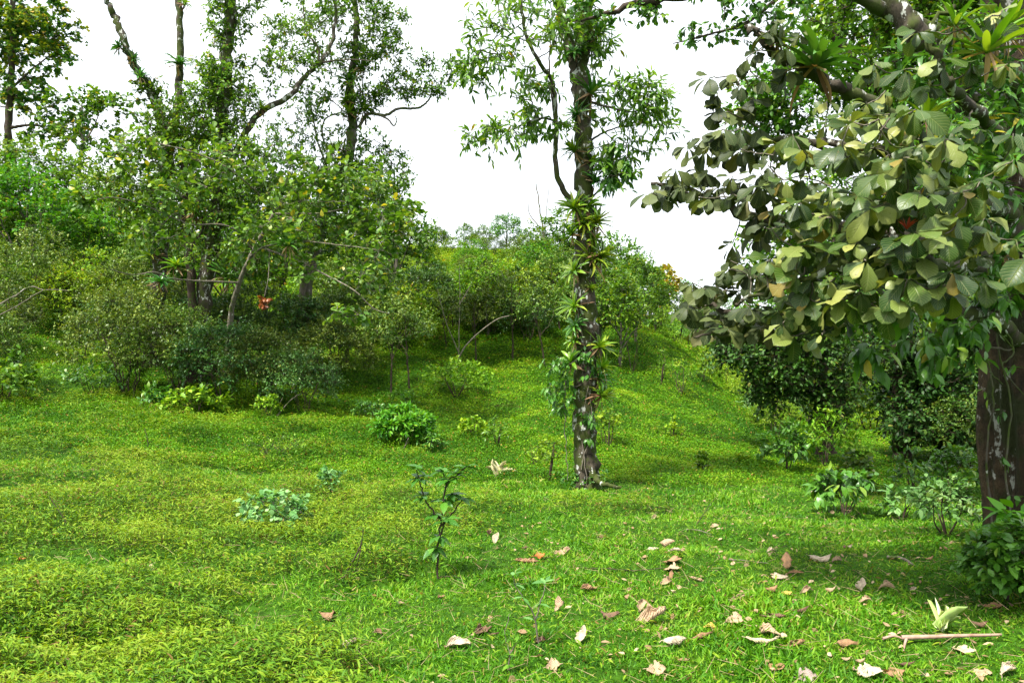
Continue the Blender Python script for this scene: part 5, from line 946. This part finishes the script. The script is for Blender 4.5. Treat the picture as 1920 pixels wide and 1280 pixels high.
FL = [(1055, 1040, 36, 20, 'p', 'c', 'crumpled pinkish broad leaf near the left end of the litter, behind an orange leaf'), (1012, 1048, 20, 5, 'o', 'f', 'small bright orange leaf in front of the crumpled pinkish one'), (990, 1056, 50, -25, 't', 'r', 'long narrow tan leaf with rolled edge left of the orange leaf'), (1225, 1032, 22, 10, 'w', 'f', 'small whitish leaf left of the twisted pale group'), (1250, 1028, 34, -40, 'p', 'c', 'twisted pale leaf of the group behind the flat strips'), (1268, 1036, 26, 0, 'w', 'r', 'thin white curl right of the twisted pale leaf'),
 (1262, 1057, 36, -28, 't', 'f', 'flat brownish strip in the centre of the upper litter'), (1260, 1073, 30, -20, 'p', 'f', 'pale strip just below the flat brownish strip'), (1250, 1096, 30, 30, 'p', 'c', 'curled pale leaf below the two strips'), (1258, 1086, 18, 60, 't', 'u', 'small upright tan leaf touching the curled pale leaf'), (1308, 1090, 30, -45, 'p', 'r', 'hooked pale leaf right of the curled one'), (1107, 1108, 38, 20, 't', 'c', 'boat-shaped brown leaf with an upturned tip'),
 (1045, 1145, 30, 60, 'p', 'u', 'pink folded leaf standing on edge beside the thin seedling'), (1145, 1162, 42, -25, 'b', 'c', 'brown leaf left of the big ragged one'), (1222, 1168, 70, 5, 'p', 'c', 'big ragged pale brown leaf in the middle of the litter'), (1203, 1146, 26, 80, 'p', 'u', 'small pale leaf standing behind the big ragged one'), (1260, 1160, 30, 70, 't', 'r', 'thin tan curl at the right tip of the big ragged leaf'), (1092, 1205, 36, 60, 'w', 'u', 'broad pale leaf standing up like a fan near the bottom'),
 (1265, 1213, 50, 5, 'w', 'c', 'jagged whitish leaf in the lower middle'), (1318, 1198, 48, 25, 't', 'r', 'long brown curved stalk-like leaf right of the jagged whitish one'), (1330, 1180, 24, -20, 'y', 'c', 'small yellow leaf end above the brown curved one'), (1378, 1168, 36, 10, 'p', 'f', 'rounded pale leaf with wavy edge'), (1385, 1125, 38, 25, 'p', 'r', 'rolled pale leaf above the rounded wavy one'), (1194, 1226, 18, 50, 'c', 'c', 'small round cream leaf at the bottom middle'),
 (1230, 1263, 38, 0, 'p', 'f', 'pale leaf at the bottom edge below the jagged whitish one'), (1226, 972, 18, 50, 'c', 'c', 'small yellowish leaf beyond the litter'), (1340, 990, 18, 20, 'p', 'f', 'tiny pale leaf at the far edge of the litter'), (860, 1216, 50, 0, 'w', 'c', 'pale leaf torn at its upper edge left of the seedlings'), (907, 1187, 38, 20, 'b', 'c', 'arched dark brown leaf above the torn pale one'), (926, 1194, 24, 30, 'b', 'r', 'small brown curl touching the arched dark leaf'), (651, 1214, 42, 0, 'w', 'c', 'pale heart-like leaf alone at lower left of the lawn'),
 (708, 1191, 28, -50, 'b', 'c', 'narrow brown leaf standing right of the pale heart-like one'), (616, 1168, 38, -30, 't', 'c', 'tan leaf half sunk in ground cover'), (932, 1020, 24, 50, 'w', 'u', 'white pointed leaf beyond the knee-high sapling'), (918, 1003, 14, 70, 'b', 'u', 'tiny brown leaf behind the white pointed one'), (1013, 1207, 26, 20, 'b', 'c', 'brown leaf behind the thin seedling stem'), (1040, 1256, 34, 10, 'p', 'f', 'pale leaf at the bottom edge near the seedlings'), (752, 1135, 14, 10, 'p', 'c', 'tiny pale leaf below the knee-high sapling'), (828, 1122, 16, 30, 't', 'c', 'tiny brown leaf at the foot of the knee-high sapling'), (716, 1036, 14, 0, 'y', 'f', 'small yellow leaf left of the knee-high sapling'),
 (1448, 1036, 20, 0, 'w', 'c', 'small white leaf behind the upright brown-pink one'), (1475, 1066, 38, 70, 't', 'u', 'brown-pink leaf standing upright over a pale one'), (1462, 1086, 34, 0, 'w', 'f', 'pale leaf in front of the upright brown-pink one'), (1492, 1079, 32, -10, 't', 'r', 'narrow brown curl beside the upright leaf'), (1538, 1053, 46, 0, 'w', 'c', 'crumpled long pale leaf on the right upper litter'), (1570, 1055, 24, 10, 'p', 'c', 'small pinkish leaf at the end of the crumpled long one'), (1593, 1027, 16, 30, 'w', 'c', 'small white leaf at the far right litter'), (1583, 1028, 14, 60, 'b', 'c', 'small dark leaf left of the small white one'), (1742, 1052, 18, 0, 't', 'c', 'tan leaf right of the pale fallen stick'),
 (1447, 1112, 26, 10, 't', 'c', 'crumpled orange-brown leaf in a row of three'), (1475, 1116, 20, -20, 'y', 'f', 'yellowish leaf right of the crumpled orange-brown one'), (1513, 1112, 28, 25, 'p', 'c', 'pale pointed leaf right of the yellowish one'), (1558, 1112, 22, -10, 'p', 'c', 'small pale leaf right of the pointed one'), (1616, 1107, 28, 50, 'w', 'u', 'pale folded leaf standing up in the right lawn'), (1663, 1108, 32, -15, 'p', 'c', 'pale tan leaf right of the folded standing one'), (1622, 1133, 26, 0, 'p', 'c', 'rounded pinkish leaf below the folded standing one'), (1712, 1108, 18, 20, 'w', 'c', 'small white leaf right of the pale tan one'), (1708, 1098, 12, 10, 't', 'c', 'tiny tan leaf behind the small white one'),
 (1452, 1162, 44, -25, 'b', 'r', 'thick rolled dark brown leaf in the centre right'), (1502, 1152, 38, 15, 'b', 'r', 'dark curled twig-like leaf right of the thick rolled one'), (1442, 1193, 46, -25, 'p', 'c', 'ragged pale leaf below the thick rolled one'), (1430, 1214, 64, -5, 'c', 'r', 'trumpet-shaped cream rolled leaf near the bottom'), (1492, 1212, 44, 12, 't', 'r', 'thin tan tail right of the cream trumpet leaf'), (1455, 1256, 34, 0, 't', 'f', 'flat reddish tan leaf near the bottom edge'), (1512, 1276, 40, -10, 'g', 'f', 'grey-pink leaf cut by the bottom edge'), (1588, 1242, 20, -30, 'p', 'c', 'small pale leaf of a pair near the bottom right'), (1613, 1247, 20, 0, 'p', 'c', 'rounder leaf of the pair near the bottom right'), (1632, 1270, 46, -30, 'w', 'f', 'long pale leaf at the bottom edge'), (1700, 1252, 38, 15, 'b', 'r', 'dark curved leaf near the bottom right'), (1680, 1268, 36, 0, 't', 'f', 'tan leaf at the bottom edge below the dark curved one'), (1590, 1216, 40, 0, 't', 'c', 'reddish brown leaf left of the long fallen stalk'), (1842, 1270, 38, 0, 'p', 'f', 'pinkish leaf at the bottom right corner'), (1862, 1142, 34, -20, 't', 'c', 'tan folded leaf under the bush by the large trunk'), (1838, 1178, 30, -40, 'b', 'c', 'dark brown leaf right of the fallen green bromeliad'), (1808, 1225, 44, -50, 'c', 'f', 'pale blade crossing the long fallen stalk'), (1740, 1135, 16, 0, 'p', 'c', 'small pale leaf above the fallen green bromeliad'),
 (287, 1070, 16, 70, 'c', 'u', 'cream leaf standing in the left ground cover'), (100, 1268, 80, 5, 'b', 'c', 'large dark brown leaf at the bottom left corner'), (318, 1274, 50, 5, 'p', 'f', 'pinkish leaf at the bottom edge on the left'), (418, 1272, 26, -40, 'w', 'u', 'small pale leaf tip at the bottom edge left of centre'), (378, 1230, 60, -8, 'g', 'r', 'grey narrow rolled leaf among left ground cover'), (105, 1005, 12, 0, 'o', 'c', 'tiny red-orange leaf in the left ground cover'), (42, 1052, 14, 0, 'o', 'c', 'tiny orange leaf near the left edge'), (1890, 1268, 42, 15, 'w', 'c', 'bright white leaf at the bottom right corner'), (1180, 1110, 16, 30, 'p', 'c', 'tiny pale leaf right of the boat-shaped brown one'), (985, 1030, 16, 30, 'b', 'c', 'tiny dark leaf behind the long narrow tan one')]
for a in FL: dry_leaf(*a)
stick('fallen_stalk', 'long smooth pinkish-brown fallen stalk lying across the lower right lawn', 'stalk', [[gp(1690, 1208, .035), (gp(1690, 1208, .035) + gp(1878, 1206, .045)) / 2, gp(1878, 1206, .045)], [gp(1700, 1208, .035), gp(1694, 1222, .0)], [gp(1655, 1204, .02), gp(1675, 1202, .03), gp(1692, 1207, .03)]], .016, 'stalk')
stick('fallen_stick', 'thick pale fallen stick on the right lawn', 'stick', [[gp(1664, 1048, .02), gp(1690, 1054, .035), gp(1716, 1066, .02)]], .016, 'twig')
stick('fallen_stick', 'straight thin pale twig lying left of the upright brown-pink leaf', 'stick', [[gp(1366, 1053, .02), gp(1400, 1056, .02), gp(1441, 1060, .02)]], .006, 'twig')
stick('fallen_stick', 'thin pale twig lying at the far edge of the litter', 'stick', [[gp(1288, 996, .02), gp(1310, 1000, .03), gp(1334, 1006, .02)]], .007, 'twig')
stick('fallen_stick', 'thin brown twig lying from the foot of the knee-high sapling', 'stick', [[gp(826, 1085, .015), gp(845, 1085, .02), gp(868, 1086, .015)]], .006, 'dtwig')
stick('fallen_stick', 'dark thin branch lying across the middle of the litter', 'stick', [[gp(1085, 1066, .01), gp(1140, 1072, .02), gp(1190, 1074, .015), gp(1245, 1070, .02)]], .006, 'dtwig')
# crumbs of litter
g = Geo(); x, y = field(2600, 3.4, 12, 1.6); k = R.random(len(x)) < np.clip((x / y + .12) * 3.2, .04, 1) * (1 - .7 * mim(x, y)); x, y = x[k], y[k]; n = len(x)
p = np.c_[x, y, H(x, y) + .02]; a = R.uniform(0, 6.28, n); leaves(g, p, np.c_[np.cos(a), np.sin(a), R.normal(0, .3, n)], nrm(UP + R.normal(0, .5, (n, 3))), R.uniform(.012, .06, n), T_LANCE, R.uniform(.0, .55, n), R.uniform(1.2, 3.0, n))
x, y = field(2600, 2.8, 13, 1.6); n = len(x); p = np.c_[x, y, H(x, y) + R.uniform(.01, .08, n)]; a = R.uniform(0, 6.28, n)
sticks(g, p, p + np.c_[np.cos(a), np.sin(a), R.uniform(-.2, .7, n)] * R.uniform(.03, .14, n)[:, None], .0016, .0008, 3, var=.35)
tag(g.build('leaf_litter', M['dry']), 'small crumbs of dry leaf scattered in the grass', kind='stuff')
